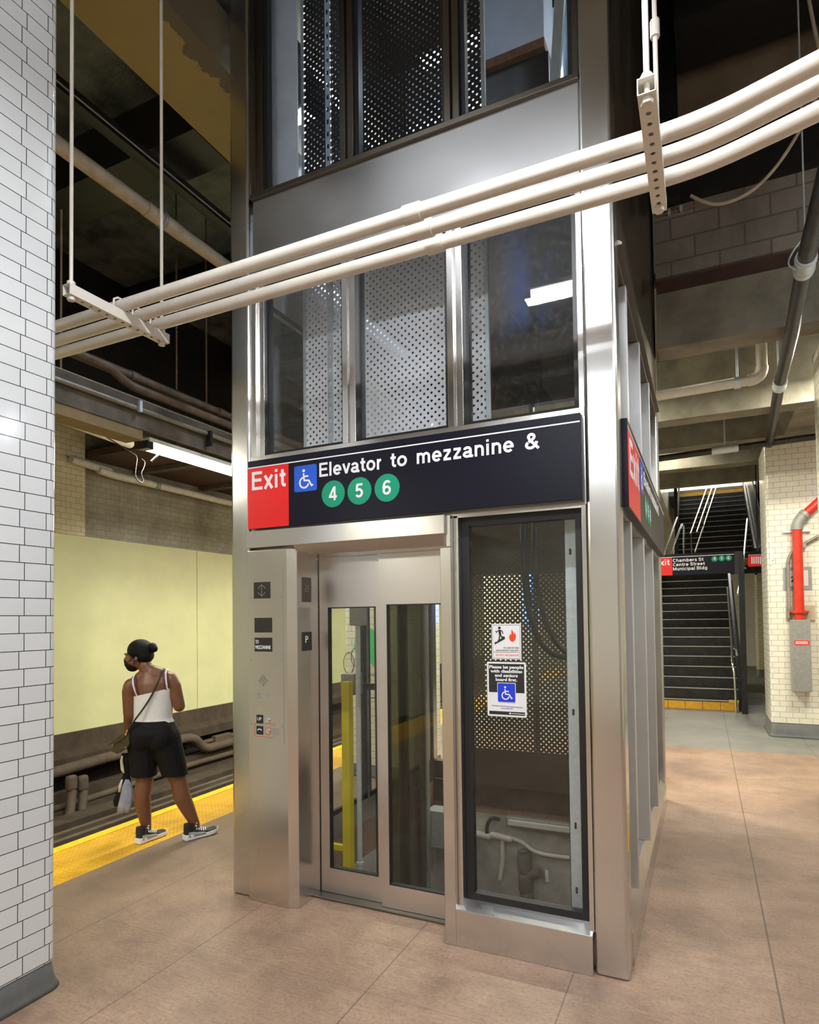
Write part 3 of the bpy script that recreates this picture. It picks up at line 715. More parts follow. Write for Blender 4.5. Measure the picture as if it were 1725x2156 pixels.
# left and rear sides
SG = MB()
for (z0, z1) in ((.19, 2.2), (2.75, 3.95), (4.5, TOPZ)):
    for (a, b) in ((3.335, 4.80), (4.84, 6.29)):
        pn = part(box(-2.715, -2.705, a, b, z0, z1), 'glass_pane', 'glass_door')
        MB().box(-2.725, -2.695, a, a+.04, z0, z1).box(-2.725, -2.695, b-.04, b, z0, z1).box(-2.725, -2.695, a, b, z0, z0+.035).box(-2.725, -2.695, a, b, z1-.035, z1).build('gasket', 'gasket', pn)
    for (a, b) in ((-2.715, -1.6), (-1.56, -.52)):
        part(box(a, b, 6.40, 6.41, z0, z1), 'glass_pane', 'glass_door')
    part(box(-2.76, -2.69, 4.80, 4.84, z0, z1), 'mullion', 'steel'); part(box(-1.60, -1.56, 6.37, 6.44, z0, z1), 'mullion', 'steel')
for (z0, z1) in ((0, .19), (2.2, 2.75), (3.95, 4.5)):
    part(box(-2.77, -2.69, 3.335, 6.29, z0, z1), 'side_transom', 'steel_h'); part(box(-2.715, -.52, 6.34, 6.44, z0, z1), 'rear_transom', 'steel_dark' if z0 < 3 else 'beam_black')
# right side with deep vertical fins
part(MB().prism([(-.47, 0), (-.352, 0), (-.352, .16), (-.40, .235), (-.47, .235)], 1, 3.335, 6.29), 'side_kerb', 'steel', .003)
for (z0, z1, mt) in ((.235, 2.28, 'glass'), (2.78, 3.63, 'glass')):
    ys = [3.335, 3.73, 4.545, 5.37, 6.29]
    for a, b in zip(ys, ys[1:]):
        pn = part(box(-.462, -.452, a, b, z0, z1), 'glass_pane', mt)
        MB().box(-.472, -.442, a, a+.035, z0, z1).box(-.472, -.442, b-.035, b, z0, z1).box(-.472, -.442, a+.035, b-.035, z0, z0+.03).box(-.472, -.442, a+.035, b-.035, z1-.03, z1).build('gasket', 'gasket', pn)
    for y in ys[1:-1]:
        part(box(-.45, -.362, y-.032, y+.032, z0, z1), 'side_fin', 'steel_fin', .003)
part(box(-.47, -.375, 3.335, 6.29, 2.28, 2.78), 'side_transom', 'steel_h')
part(box(-.47, -.372, 3.335, 6.29, 3.63, TOPZ), 'side_cladding', 'steel_dark')  # dark reflection of the ceilings is put into this steel colour
part(MB().prism([(-.372, 3.665), (-.340, 3.665), (-.340, 3.678), (-.372, 3.70)], 1, 3.34, 6.29), 'side_ledge', 'steel_dark')

MB().box(-.3605, -.3585, 3.215, 3.235, .60, .80).build('paint_scuff', 'yellow_edge', TW, 0, 'yellow scuff mark on the corner post')
# ---- signs on the tower
def elevator_sign():
    t = thing('elevator_sign', 'long black elevator sign with red exit block on the tower front above the doors', 'sign', (-1.565, 3.16, 2.325))
    b = box(-2.602, -.531, 3.130, 3.190, 2.325, 2.757).build('sign_board', 'sign_black', t, .003)
    y = 3.130
    box(-2.600, -2.286, y-.002, y, 2.326, 2.708).build('red_block', 'sign_red', t, 0, 'red block of the sign')
    box(-2.601, -.534, y-.002, y, 2.709, 2.716).build('white_rule', 'sign_white', t)
    sign_text('Exit', t, 'front', (-2.566, y-.002, 2.569), .115, .262)
    sign_text('Elevator', t, 'front', (-2.062, y, 2.600), .083, .427)
    sign_text('to', t, 'front', (-1.585, y, 2.602), .083, .107)
    sign_text('mezzanine', t, 'front', (-1.424, y, 2.603), .083, .557)
    sign_text('&', t, 'front', (-.812, y, 2.604), .083, .080)
    p = flat(MB(), rrect(-2.243, -2.080, 2.524, 2.683, .014), 'front', (0, y, 0), .002).build('access_plate', 'sign_blue', t, 0, 'blue wheelchair access square')
    wheelchair(p, 'front', (-2.242, y-.002, 2.524), .160)
    for n, x in (('4', -1.966), ('5', -1.788), ('6', -1.608)):
        c = flat(MB(), circ(x, 2.490, .0795), 'front', (0, y, 0), .002).build('route_disc', 'sign_green', t, 0, 'green disc with the number '+n)
        sign_text(n, c, 'front', (x, y-.002, 2.451), .082, .056, align='CENTER')
elevator_sign()
def side_sign():
    x = -.330
    t = thing('elevator_sign', 'matching elevator sign on the narrow right side of the tower, seen edge on', 'sign', (-.35, 4.85, 2.30))
    box(-.375, x, 3.31, 6.40, 2.30, 2.752).build('sign_board', 'sign_black', t, .003)
    box(x, x+.002, 3.312, 3.93, 2.302, 2.70).build('red_block', 'sign_red', t, 0, 'red block of the sign')
    box(x, x+.002, 3.312, 6.398, 2.704, 2.711).build('white_rule', 'sign_white', t)
    sign_text('Exit', t, 'side', (x+.002, 3.36, 2.475), .19, .50)
    p = flat(MB(), rrect(3.97, 4.16, 2.50, 2.69, .014), 'side', (x, 0, 0), .002).build('access_plate', 'sign_blue', t, 0, 'blue wheelchair access square')
    wheelchair(p, 'side', (x+.002, 3.97, 2.50), .19)
    sign_text('Elevator to mezzanine &', t, 'side', (x, 4.22, 2.585), .085, 1.45)
    for n, y in (('4', 4.33), ('5', 4.51), ('6', 4.69)):
        c = flat(MB(), circ(y, 2.45, .08), 'side', (x, 0, 0), .002).build('route_disc', 'sign_green', t, 0, 'green disc with the number '+n)
        sign_text(n, c, 'side', (x+.002, y, 2.41), .082, .056, align='CENTER')
side_sign()
# ---- stickers on the right hand glass
SY = 3.260
def fire_sticker():
    t = thing('fire_notice', 'small white fire notice with running figure and red flame on the right glass', 'notice', (-.965, SY, 1.525))
    x0, x1, z0, z1 = -1.046, -.884, 1.523, 1.714
    box(x0, x1, SY-.002, SY, z0, z1).build('notice_sheet', 'sign_white', t)
    y = SY-.002
    m = MB(); stroke(m, [(x0+.006, z0+.006), (x1-.006, z0+.006), (x1-.006, z1-.006), (x0+.006, z1-.006), (x0+.006, z0+.006)], .0014, 'front', (0, y, 0)); stroke(m, [(x0+.01, z0+.039), (x1-.01, z0+.039)], .0014, 'front', (0, y, 0)); m.build('notice_border', 'ink_grey', t)
    m = MB(); fx, fz = x0+.044, z1-.02
    flat(m, circ(fx, fz-.002, .0075, 18), 'front', (0, y, 0))
    stroke(m, [(fx+.001, fz-.012), (fx+.004, fz-.040)], .013, 'front', (0, y, 0))
    stroke(m, [(fx-.004, fz-.014), (fx-.016, fz-.026), (fx-.022, fz-.018)], .0045, 'front', (0, y, 0)); stroke(m, [(fx+.004, fz-.014), (fx+.016, fz-.020), (fx+.020, fz-.034)], .0045, 'front', (0, y, 0))
    stroke(m, [(fx+.002, fz-.040), (fx+.012, fz-.050), (fx+.026, fz-.052)], .0065, 'front', (0, y, 0)); stroke(m, [(fx+.003, fz-.040), (fx-.002, fz-.056), (fx, fz-.068)], .0065, 'front', (0, y, 0))
    flat(m, [(x0+.016, z1-.112), (x0+.016, z1-.100), (x0+.034, z1-.094), (x0+.034, z1-.086), (x0+.054, z1-.080), (x0+.054, z1-.074), (x0+.074, z1-.070), (x0+.074, z1-.082)], 'front', (0, y, 0))
    m.build('running_figure', 'ink', t)
    cx_, cz = x0+.116, z0+.122
    flat(MB(), [(cx_+a*.001, cz+b*.001) for a, b in ((0, -28), (-10, -24), (-17, -14), (-19, -2), (-14, 10), (-11, 18), (-10, 8), (-6, 14), (-6, 28), (-1, 42), (0, 32), (6, 22), (8, 12), (11, 18), (12, 26), (17, 12), (19, -2), (16, -14), (9, -24))], 'front', (0, y, 0)).build('flame_symbol', 'decal_flame', t)
    text_mesh('IN CASE OF FIRE', 'lettering', 'ink', t, 'front', (x1-.014, y, z0+.058), .0085, .082, bold=0, align='RIGHT')
    text_mesh('USE STAIRWAY FOR EXIT', 'lettering', 'ink', t, 'front', (x1-.014, y, z0+.044), .0085, .126, bold=0, align='RIGHT')
    text_mesh('DO NOT USE ELEVATOR', 'lettering', 'decal_flame', t, 'front', (x1-.014, y, z0+.018), .0095, .126, bold=0, align='RIGHT')
fire_sticker()
def priority_sticker():
    t = thing('priority_notice', 'larger black and white priority boarding notice with blue wheelchair square on the right glass', 'notice', (-.97, SY, 1.22))
    x0, x1, z0, z1 = -1.076, -.860, 1.216, 1.508; y = SY-.002
    flat(MB(), rrect(x0, x1, z0, z1, .008), 'front', (0, SY, 0), .002).build('notice_sheet', 'sign_white', t)
    box(x0+.010, x1-.010, y-.0005, y, z1-.163, z1-.009).build('black_field', 'ink', t)
    for i, s in enumerate(('Please let people', 'with disabilities', 'and seniors', 'board first.')):
        text_mesh(s, 'lettering', 'sign_white', t, 'front', ((x0+x1)/2, y-.0005, z1-.034-.0225*i), .0165, (.188, .176, .126, .118)[i], bold=.035, align='CENTER')
    p = flat(MB(), rrect((x0+x1)/2-.051, (x0+x1)/2+.051, z1-.216, z1-.110, .006), 'front', (0, y-.0005, 0), .001).build('white_edge', 'sign_white', t)
    q = flat(MB(), rrect((x0+x1)/2-.048, (x0+x1)/2+.048, z1-.213, z1-.113, .006), 'front', (0, y-.0015, 0), .001).build('access_plate', 'decal_blue', t, 0, 'blue wheelchair access square')
    wheelchair(q, 'front', ((x0+x1)/2-.049, y-.0025, z1-.212), .098)
    e = MB(); stroke(e, [(x0+.024, z0+.058), (x1-.02, z0+.053)], .003, 'front', (0, y, 0)); e.build('fine_print', 'ink_grey', t)
    text_mesh('www.mta.info', 'lettering', 'decal_blue', t, 'front', ((x0+x1)/2, y, z0+.042), .007, .066, bold=0, align='CENTER')
    box(x0+.010, x1-.010, y-.0005, y, z0+.010, z0+.028).build('black_band', 'ink', t)
    e = MB(); flat(e, circ((x0+x1)/2+.018, z0+.019, .005, 16), 'front', (0, y-.0005, 0), .0006); stroke(e, [((x0+x1)/2+.026, z0+.019), (x1-.014, z0+.018)], .003, 'front', (0, y-.0005, 0), .0006); e.build('logo_line', 'sign_white', t)
priority_sticker()

# ================================================================== INSIDE THE SHAFT
t = thing('perforated_screen', 'bright perforated metal screen inside the upper shaft behind the middle windows', 'screen', (-1.9, 3.75, 2.5))
box(-2.59, -1.20, 3.75, 3.753, 2.55, 4.42).build('perforated_sheet', 'perf', t); box(-2.59, -1.20, 3.75, 3.753, 4.42, TOPZ-.05).build('perforated_sheet', 'perf_shaded', t, 0, 'upper perforated sheet with its shade put into the colour')
MB().box(-1.215, -1.19, 3.745, 3.77, 2.5, TOPZ-.05).box(-2.60, -2.575, 3.745, 3.77, 2.5, TOPZ-.05).build('screen_edge', 'galv', t)
sl = MB()
zz = 2.55
while zz < TOPZ-.1:
    sl.box(-2.385, -2.345, 3.735, 3.738, zz, zz+.055).box(-2.385, -2.374, 3.735, 3.738, zz+.055, zz+.09).box(-2.356, -2.345, 3.735, 3.738, zz+.055, zz+.09); zz += .09
sl.box(-2.345, -2.342, 3.735, 3.75, 2.55, TOPZ-.1); sl.build('slotted_angle', 'galv', t)
t = thing('perforated_screen', 'dull perforated metal screen at the back of the shaft behind the two notices', 'screen', (-1.3, 6.2, .02))
box(-2.30, -.47, 6.20, 6.203, .40, 2.75).build('perforated_sheet', 'perf_rear', t)
box(-2.30, -.47, 6.19, 6.215, .02, .40).build('solid_skirt', 'steel_dark', t); box(-2.30, -.47, 6.18, 6.215, 2.75, 2.95).build('screen_head', 'steel_dark', t); box(-2.68, -.46, 6.26, 6.298, -.22, .015).build('sill_plate', 'dirt_brown', t)
tag(MB().box(-.675, -.612, 3.40, 3.404, .02, 2.28).box(-.612, -.608, 3.40, 3.45, .02, 2.28).box(-.675, -.672, 3.40, 3.45, .02, 2.28).build('steel_channel', 'galv'), 'pale galvanised channel standing upright inside the right hand glass', 'channel')
for k, (z) in enumerate((.28, .62, 1.22, 2.08)):
    flat(MB(), rrect(-.650, -.638, z, z+.035, .005), 'front', (0, 3.3998, 0), .001).build('slot', 'ink', bpy.data.objects['steel_channel'])
c1 = [px(1, 5.5, *q) for q in ((1100, 1040), (1100, 1110), (1103, 1200), (1108, 1260), (1118, 1310), (1138, 1355), (1162, 1378), (1188, 1384), (1215, 1384))]
c2 = [px(1, 5.4, *q) for q in ((1124, 1040), (1125, 1110), (1127, 1200), (1136, 1260), (1148, 1310), (1166, 1345), (1188, 1372), (1215, 1383))]
c3 = [px(1, 5.6, *q) for q in ((1108, 1040), (1110, 1200), (1116, 1260), (1122, 1320), (1142, 1360), (1170, 1381), (1200, 1383))]
def smooth_path(p, k=3):
    for _ in range(k):
        q = [p[0]]
        for a, b in zip(p, p[1:]): q += [a.lerp(b, .25), a.lerp(b, .75)]
        p = q+[p[-1]]
    return p
for p, r, lb in ((c1, .024, 'thick black travelling cable on the left of the hanging loop inside the shaft'), (c2, .024, 'thick black travelling cable on the right of the hanging loop inside the shaft'), (c3, .014, 'thinner black travelling cable between the two thick ones inside the shaft')):
    tag(MB().tube(smooth_path(p), r, 10).build('travelling_cable', 'cable'), lb, 'cable', 'travelling cables')
# yellow post, pale pipe and box seen through the left door window
t = thing('yellow_post', 'yellow painted steel post inside the shaft seen through the left door window', 'post', (-2.43, 4.05, -1.7))
box(-2.47, -2.405, 4.02, 4.08, -1.7, 1.28).build('post_shaft', 'yellow_post', t)
MB().box(-2.66, -2.47, 4.03, 4.07, .02, .06).build('foot_rail', 'yellow_post', t)
tag(box(-2.535, -2.415, 4.12, 4.25, 1.17, 1.33).build('junction_box', 'grey_box', None, .006), 'small grey junction box behind the top of the yellow post', 'box')
t = thing('vertical_pipe', 'slim pale grey pipe standing in the shaft right of the yellow post', 'pipe', (-2.31, 4.0, -1.7))
MB().cyl((-2.312, 4.0, -1.7), (-2.312, 4.0, 1.72), .019).build('pipe_run', 'galv', t)
MB().cyl((-2.312, 4.0, -.04), (-2.312, 4.0, -.02), .026).build('pipe_clamp', 'galv', t)
box(-2.365, -2.265, 3.97, 4.06, 1.70, 1.86).build('pipe_box', 'grey_box', t, .004)
tag(MB().box(-2.62, -2.30, 4.28, 4.30, 1.20, 1.245).box(-2.62, -2.30, 4.28, 4.32, 1.195, 1.20).build('cross_bar', 'steel_dark'), 'grey punched cross bar behind the yellow post and pale pipe', 'bar')
t = thing('dim_image_pane', 'tinted pane added to imitate a dim reflection in the right door window', 'panel', (-2.05, 4.3, -.2))
sx0, sx1, sx2 = px(1, 4.45, 836, 1500).x, px(1, 4.45, 893, 1500).x, px(1, 4.45, 855, 1500).x
MB().box(sx0-.2, sx1, 4.45, 4.458, -1.7, 2.6).build('reflection_tint', 'glass_dim_image', t)  # added pane, the dim reflected image is put into its tint
MB().box(sx0, sx2, 4.47, 4.50, -1.7, 2.6).build('mullion_strip', 'steel_dark', t)
tag(MB().box(-2.68, -2.61, 5.9, 5.97, -1.7, 7.4).box(-2.655, -2.635, 5.82, 5.9, -1.7, 7.4).build('guide_rail', 'grey_box'), 'dark elevator guide rail at the rear left of the shaft', 'rail')
tag(box(-2.68, -.48, 5.75, 5.78, 4.46, 7.45).build('shaft_reflector', 'reflector_white'), 'pale reflector added at the back of the shaft top to brighten the screen holes', 'panel')  # added reflector, makes the holes of the upper screen show bright
tag(MB().box(-2.60, -1.25, 3.76, 6.20, 4.40, 4.44).box(-1.25, -.50, 3.40, 6.20, 4.40, 4.44).build('shaft_light_stop', 'black_paint'), 'dark plate added across the elevator shaft to keep lamp light from the middle windows', 'light stop')  # added plate, blocks the shaft lamp's light from the middle windows
# machinery seen in the top windows
t = thing('shaft_machine_panel', 'satin metal machine housing with wooden lower edge behind the top right window', 'machine', (-1.1, 4.2, 5.7))
box(-1.372, -.905, 4.2, 4.5, 5.72, 7.4).build('housing', 'plate_blue', t, .004)
box(-1.375, -.90, 4.18, 4.5, 5.655, 5.72).build('wood_edge', 'wood', t)
box(-1.36, -.88, 4.22, 4.5, 5.15, 5.655).build('motor_case', 'black_paint', t, .01)
tag(MB().prism([(-.86, 5.2), (-.80, 5.2), (-.62, 7.3), (-.70, 7.3)], 1, 4.1, 4.14).build('diagonal_brace', 'galv'), 'galvanised diagonal brace beside the machine housing in the top right window', 'brace')
tag(box(-.78, -.66, 4.2, 4.22, 5.0, 7.4).build('shaft_plate', 'blue_glow_panel'), 'shiny upright plate at the right edge of the top right window', 'panel')
tag(box(-2.615, -2.36, 3.36, 3.364, 4.50, 7.5).build('shaft_plate', 'plate_blue'), 'pale blue shiny upright plate in the top left window', 'panel')
h0, h1 = px(1, 9.0, 1100, 1196), px(1, 9.0, 1128, 1310)
t = thing('help_point', 'blue lit help point glimpsed through the rear perforated screen beside the cables', 'help point', (h0.x+.08, 9.0, 0))
box(h0.x, h1.x, 9.0, 9.06, h1.z, h0.z).build('blue_light', emis('blue_glow', (.05, .25, 1.0), 5), t)
box(h0.x-.04, h1.x+.04, 9.06, 9.18, 0, h0.z+.1).build('housing', 'galv', t)
# pit lamp, conduit and drain on the pit wall
t = thing('pit_lamp', 'unlit grey enclosed lamp on the pit wall behind the right hand glass', 'lamp', (-1.55, 6.2, -.33))
box(-1.88, -1.0, 6.20, 6.30, -.385, -.275).build('lamp_body', 'grey_box', t, .02)
box(-1.85, -1.03, 6.185, 6.21, -.36, -.30).build('lamp_diffuser', 'white_pipe', t, .01)
lp = smooth_path([px(1, 6.24, *q) for q in ((1052, 1725), (1035, 1722), (1026, 1735), (1025, 1760))], 2)
MB().tube(lp, .02, 10).build('flex_lead', 'cable', t)
cpth = smooth_path([px(1, 6.26, *q) for q in ((985, 1754), (1040, 1760), (1076, 1764), (1100, 1772), (1122, 1792), (1150, 1800), (1200, 1806))], 2)
t = thing('pit_conduit', 'white cable conduit bending across the pit wall below the unlit lamp', 'conduit', cpth[0])
MB().tube(cpth, .022, 10).build('conduit_run', 'white_pipe', t)
for a in ((1012, 1757), (1055, 1762)):
    q = px(1, 6.24, *a); MB().cap(q+Vector((-.09, 0, .008)), q+Vector((.09, 0, -.008)), .035, .035, 10).build('conduit_fitting', 'white_pipe', t)
q = px(1, 6.24, 1058, 1765); MB().tube([q, q+Vector((0, 0, -.22)), q+Vector((-.03, 0, -.42))], .022, 10).build('drop_tube', 'white_pipe', t)
dp = [px(1, 6.22, *q) for q in ((1101, 1790), (1104, 1820), (1106, 1860), (1109, 1900), (1112, 1960))]
t = thing('drain_pipe', 'dusty grey drain pipe with tee running down the pit wall', 'pipe', dp[0])
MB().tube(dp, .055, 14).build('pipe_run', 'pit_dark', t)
for q in (1, 2, 3): MB().cap(dp[q]+Vector((0, 0, .07)), dp[q]-Vector((0, 0, .05)), .07, .07).build('pipe_joint', 'pit_dark', t)
MB().tube([dp[2]+Vector((0, 0, .08)), px(1, 6.22, 1138, 1838)], .05).build('branch', 'pit_dark', t)
tag(box(-1.50, -1.47, 6.28, 6.30, -.90, -.79).build('pit_tag', 'sign_white'), 'small white tag on the pit wall beside the drain pipe', 'tag')
qa, qb = px(1, 6.0, 899, 1704), px(1, 6.0, 955, 1790)
tag(box(qa.x, qb.x, 5.98, 6.18, qb.z, qa.z).build('pit_box', 'galv', None, .01), 'pale grey box low on the pit wall behind the right door window', 'box')
# shaft work light behind the upper screen
def fixture(name, label, p0, p1, w=.12, power=60, col=WHITE_LIGHT, st=14, drop=None, group='fluorescent fixtures', cap=True, lens='diffuser'):
    """a fluorescent batten: steel housing, glowing tube lens and the light the tube gives"""
    p0, p1 = Vector(p0), Vector(p1); c = (p0+p1)/2; t = thing(name, label, 'lamp', c, group)
    d = (p1-p0).normalized(); n = Vector((0, 0, 1)); sd = d.cross(n); h = w*.55
    def bar(a, b, wd, z0, z1):
        m = MB(); v = []
        for q in (a, b):
            for s_ in (-1, 1):
                for z in (z0, z1): v.append(q+sd*s_*wd/2+Vector((0, 0, z)))
        return m.add(v, [(0, 1, 3, 2), (4, 6, 7, 5), (0, 4, 5, 1), (2, 3, 7, 6), (0, 2, 6, 4), (1, 5, 7, 3)])
    bar(p0, p1, w*1.25, h*.5, h*1.1).build('housing', 'white_pipe', t)
    key = 'glow_%.2f_%.2f_%g' % (col[0], col[2], st)
    if key not in M: M[key] = emis(key, col, st)
    bar(p0+d*.03, p1-d*.03, w, -h*.5, h*.5).build(lens, key, t)
    if cap:
        for a, b in ((p0-d*.02, p0+d*.05), (p1-d*.05, p1+d*.02)): bar(a, b, w*1.1, -h*.6, h*.6).build('end_cap', 'black_paint', t)
    if drop:
        m = MB()
        for k in (.15, .85): q = p0.lerp(p1, k); m.box(q.x-.003, q.x+.003, q.y-.003, q.y+.003, q.z+h, drop)
        m.build('hanger', 'black_paint', t)
    ld = bpy.data.lights.new(name+'_light', 'AREA'); ld.shape = 'RECTANGLE'; ld.size = (p1-p0).length; ld.size_y = w; ld.energy = power; ld.color = col
    lo = bpy.data.objects.new('tube_light', ld); COL.objects.link(lo); lo.parent = t
    lo.matrix_local = Matrix.Translation((0, 0, -h*.5-.01)) @ Matrix((( d.x, -sd.x, 0, 0), (d.y, -sd.y, 0, 0), (d.z, -sd.z, 1, 0), (0, 0, 0, 1)))
    return t
# ================================================================== LAMPS
fixture('shaft_lamp', 'cool white work light inside the top of the elevator shaft', (-2.3, 5.2, 6.9), (-1.2, 5.2, 6.9), .10, P_SHAFT, COOL_LIGHT, 10, 7.5)
for y0, y1, lb in ((-4.2, -1.8, 'fluorescent batten over the platform edge far behind the camera'), (-.6, 1.8, 'fluorescent batten over the platform edge beside the foreground column'), (4.12, 6.55, 'lit fluorescent batten over the platform edge above the woman'), (8.4, 10.8, 'fluorescent batten over the platform edge beyond the elevator tower'), (13, 15.4, 'fluorescent batten second farthest along the platform edge'), (17.5, 19.9, 'fluorescent batten farthest along the platform edge')):
    fixture('fluorescent_lamp', lb, (-4.62, y0, 3.37), (-4.62, y1, 3.37), .11, P_EDGE*(1.9 if y0 > 8 else 1), WARM_LIGHT, 9, 3.45)
for p0, p1, pk, lb in (((-1.30, 1.35, 4.45), (-.05, 1.35, 4.45), 4.6, 'fluorescent batten hung above the white conduits before the elevator doors'), ((-2.3, 1.2, 5.45), (-1.2, 1.2, 5.45), .35, 'unseen fluorescent batten added near the tiled column to brighten the perforated screen'), ((-1.9, -2.6, 4.4), (-.6, -2.6, 4.4), 4, 'fluorescent batten hung behind the camera on the left'), ((.9, -1.2, 4.4), (2.15, -1.2, 4.4), 3, 'fluorescent batten hung behind the camera on the right'), ((1.3, 2.6, 4.4), (2.55, 2.6, 4.4), 2.2, 'fluorescent batten hung right of the conduit bend')):  # the batten near the tiled column is added to brighten the perforated screen
    fixture('fluorescent_lamp', lb, p0, p1, .11, P_AISLE*pk, WHITE_LIGHT, 20 if pk > 1 else 9, 7.0)
fixture('fluorescent_lamp', 'fluorescent batten above the aisle behind the right edge column', (1.3, 5.0, 4.15), (2.5, 5.0, 4.15), .11, P_SIDE*1.6, WHITE_LIGHT, 12, 7.5)
fixture('fluorescent_lamp', 'fluorescent batten between the aisle beams beside the red pipe pillar', (1.15, 7.9, 4.5), (2.3, 7.9, 4.5), .11, P_SIDE*5, WARM_LIGHT, 12, 4.94)
fixture('fluorescent_lamp', 'fluorescent batten under the aisle ceiling before the stairs', (-1.4, 11.0, 4.5), (-.1, 11.0, 4.5), .11, P_STAIR*2, WARM_LIGHT, 10, 4.94)
fixture('fluorescent_lamp', 'fluorescent batten at the rear of the elevator tower', (-2.3, 7.4, 4.5), (-1.0, 7.4, 4.5), .11, P_SIDE*8, WARM_LIGHT, 10, 4.94)
fixture('fluorescent_lamp', 'fluorescent batten over the upper flight of stairs', (-.3, 19.5, 7.8), (1.0, 19.5, 7.8), .11, P_STAIR*5, WHITE_LIGHT, 10, 7.98)
fixture('fluorescent_lamp', 'fluorescent batten over the mezzanine at the stair head', (-.3, 22.8, 7.8), (1.0, 22.8, 7.8), .11, P_MEZZ*4, WARM_LIGHT, 10, 7.98)
# ================================================================== CONDUITS AND HANGERS
ZC = 3.5
for k, (yc, ye, lb) in enumerate(((2.414, (0.369, 2.303), 'uppermost in view of the three white conduits crossing before the tower'), (2.538, (0.384, 2.408), 'middle one of the three white conduits crossing before the tower'), (2.664, (0.401, 2.534), 'lowest in view of the three white conduits crossing before the tower'))):
    a = Vector((-4.6, yc, ZC)); b0 = Vector((-.12, yc, ZC)); e = Vector((ye[0], ye[1]+.01, ZC)); d = (e-Vector((.03, yc, ZC))).normalized()
    pts = [a, Vector((-2, yc, ZC))]+arc(b0, (.03, yc, ZC), Vector((.03, yc, ZC))+d*.15, 8)+[e, e+d*1.6]
    t = thing('conduit', lb, 'conduit', (-1.2, yc, ZC), 'white conduits')
    MB().tube(pts, .0325, 18).build('conduit_run', 'white_pipe', t)
    MB().cyl((-1.14, yc, ZC), (-1.06, yc, ZC), .039, 20).build('coupling', 'white_pipe', t)
for (x, lb, side) in ((-2.885, 'white punched strut hanger carrying the conduits beside the tiled column', 0), (-.128, 'white punched strut hanger carrying the conduits right of the tower corner', 1)):
    t = thing('strut_hanger', lb, 'hanger', (x, 2.4, 3.445), 'strut hangers')
    w = .028; zb, zt = 3.411, 3.466; y0, y1 = 2.085, 2.735; m = MB()
    m.box(x-w, x-w+.003, y0, y1, zb, zt).box(x+w-.003, x+w, y0, y1, zb, zt).box(x-w+.003, x+w-.003, y0, y1, zb, zb+.003).box(x-w+.003, x+w-.003, y0, y1, zt-.003, zt)
    m.build('strut', 'strut', t)
    for j, y in enumerate((2.112, 2.70)):
        rod = MB().cyl((x, y, 3.39), (x, y, 5.5 if x < -2.8 else 7.58), .0095, 12).build('threaded_rod', 'white_pipe', t)
        MB().tube([(x, y, zt), (x, y, zt+.022)], .021, 6).build('nut', 'white_pipe', rod); MB().tube([(x, y, zb), (x, y, zb-.02)], .02, 6).build('nut', 'white_pipe', rod)
        if x > -1: MB().tube([(x, y, 4.02+.1*j), (x, y, 4.09+.1*j)], .019, 8).build('rod_coupling', 'white_pipe', rod)
    for y in (2.414, 2.538, 2.664):
        MB().tube([(x, y-.052, zt), (x, y-.046, ZC+.02), (x, y-.02, ZC+.038), (x, y+.02, ZC+.038), (x, y+.046, ZC+.02), (x, y+.052, zt)], .006, 8).build('pipe_strap', 'white_pipe', t)
# ================================================================== LEFT CEILING PIPES
t = thing('ceiling_pipe', 'tan painted pipe with a clamp under the dark ceiling behind the hanger rods', 'pipe', (-4.12, 6, 5.2))
MB().tube([(-4.16, -2, 5.2), (-4.14, 3.6, 5.2), (-4.10, 12, 5.2)], .058, 16).build('pipe_run', 'tan_pipe', t)
MB().cyl((-4.14, 3.70, 5.2), (-4.138, 4.10, 5.2), .064, 16).build('pipe_joint', 'tan_pipe', t)
cl = MB().tube([(-4.139, 3.86, 5.2), (-4.139, 3.90, 5.2)], .075, 14).build('pipe_clamp', 'grey_box', t); MB().cyl((-4.139, 3.88, 5.26), (-4.139, 3.88, 5.9), .012, 10).build('clamp_rod', 'tan_pipe', cl)
t = thing('ceiling_channel', 'dark steel channel running along under the glossy ceiling above the tan pipe', 'channel', (-3.87, 6, 5.35))
MB().box(-3.92, -3.83, -2, 12, 5.33, 5.335).box(-3.92, -3.915, -2, 12, 5.335, 5.42).box(-3.835, -3.83, -2, 12, 5.335, 5.42).build('channel_web', 'beam_black', t)
MB().cyl((-3.80, -2, 5.34), (-3.80, 12, 5.34), .006, 10).build('channel_edge_wire', 'grey_conduit', t)
tag(box(-4.78, -4.52, -6, 24, 3.47, 3.74).build('edge_lintel', 'lintel'), 'dusty brown lintel along the platform edge above the lit batten', 'beam')
tag(box(-4.74, -4.53, -6, 4.02, 3.38, 3.468).build('lintel_board', 'lintel_wood'), 'ochre board under the platform edge lintel left of the lit batten', 'board')
t = thing('lintel_pipe', 'brown painted pipe on top of the edge lintel, uppermost of the bundle', 'pipe', (-4.55, 4, 3.95), 'lintel pipes')
MB().tube([(-4.56, -2, 3.93), (-4.56, 12, 3.93)], .045, 14).build('pipe_run', 'brown_pipe', t)
for y in (3.9, 5.0): MB().cyl((-4.56, y, 3.93), (-4.56, y+.10, 3.93), .053, 14).build('pipe_joint', 'brown_pipe', t)
for y in (4.45, 4.85): MB().cyl((-4.56, y, 3.95), (-4.56, y, 5.9), .009, 8).build('hanger_rod', 'brown_pipe', t)
t = thing('lintel_pipe', 'brown painted pipe below the uppermost one, kinked near the tiled column', 'pipe', (-4.5, 4, 3.82), 'lintel pipes')
MB().tube([(-4.49, -2, 3.90), (-4.49, 3.55, 3.90)]+arc((-4.49, 3.65, 3.90), (-4.49, 3.8, 3.81), (-4.49, 3.95, 3.81), 6)+[(-4.49, 12, 3.81)], .038, 14).build('pipe_run', 'brown_pipe', t)
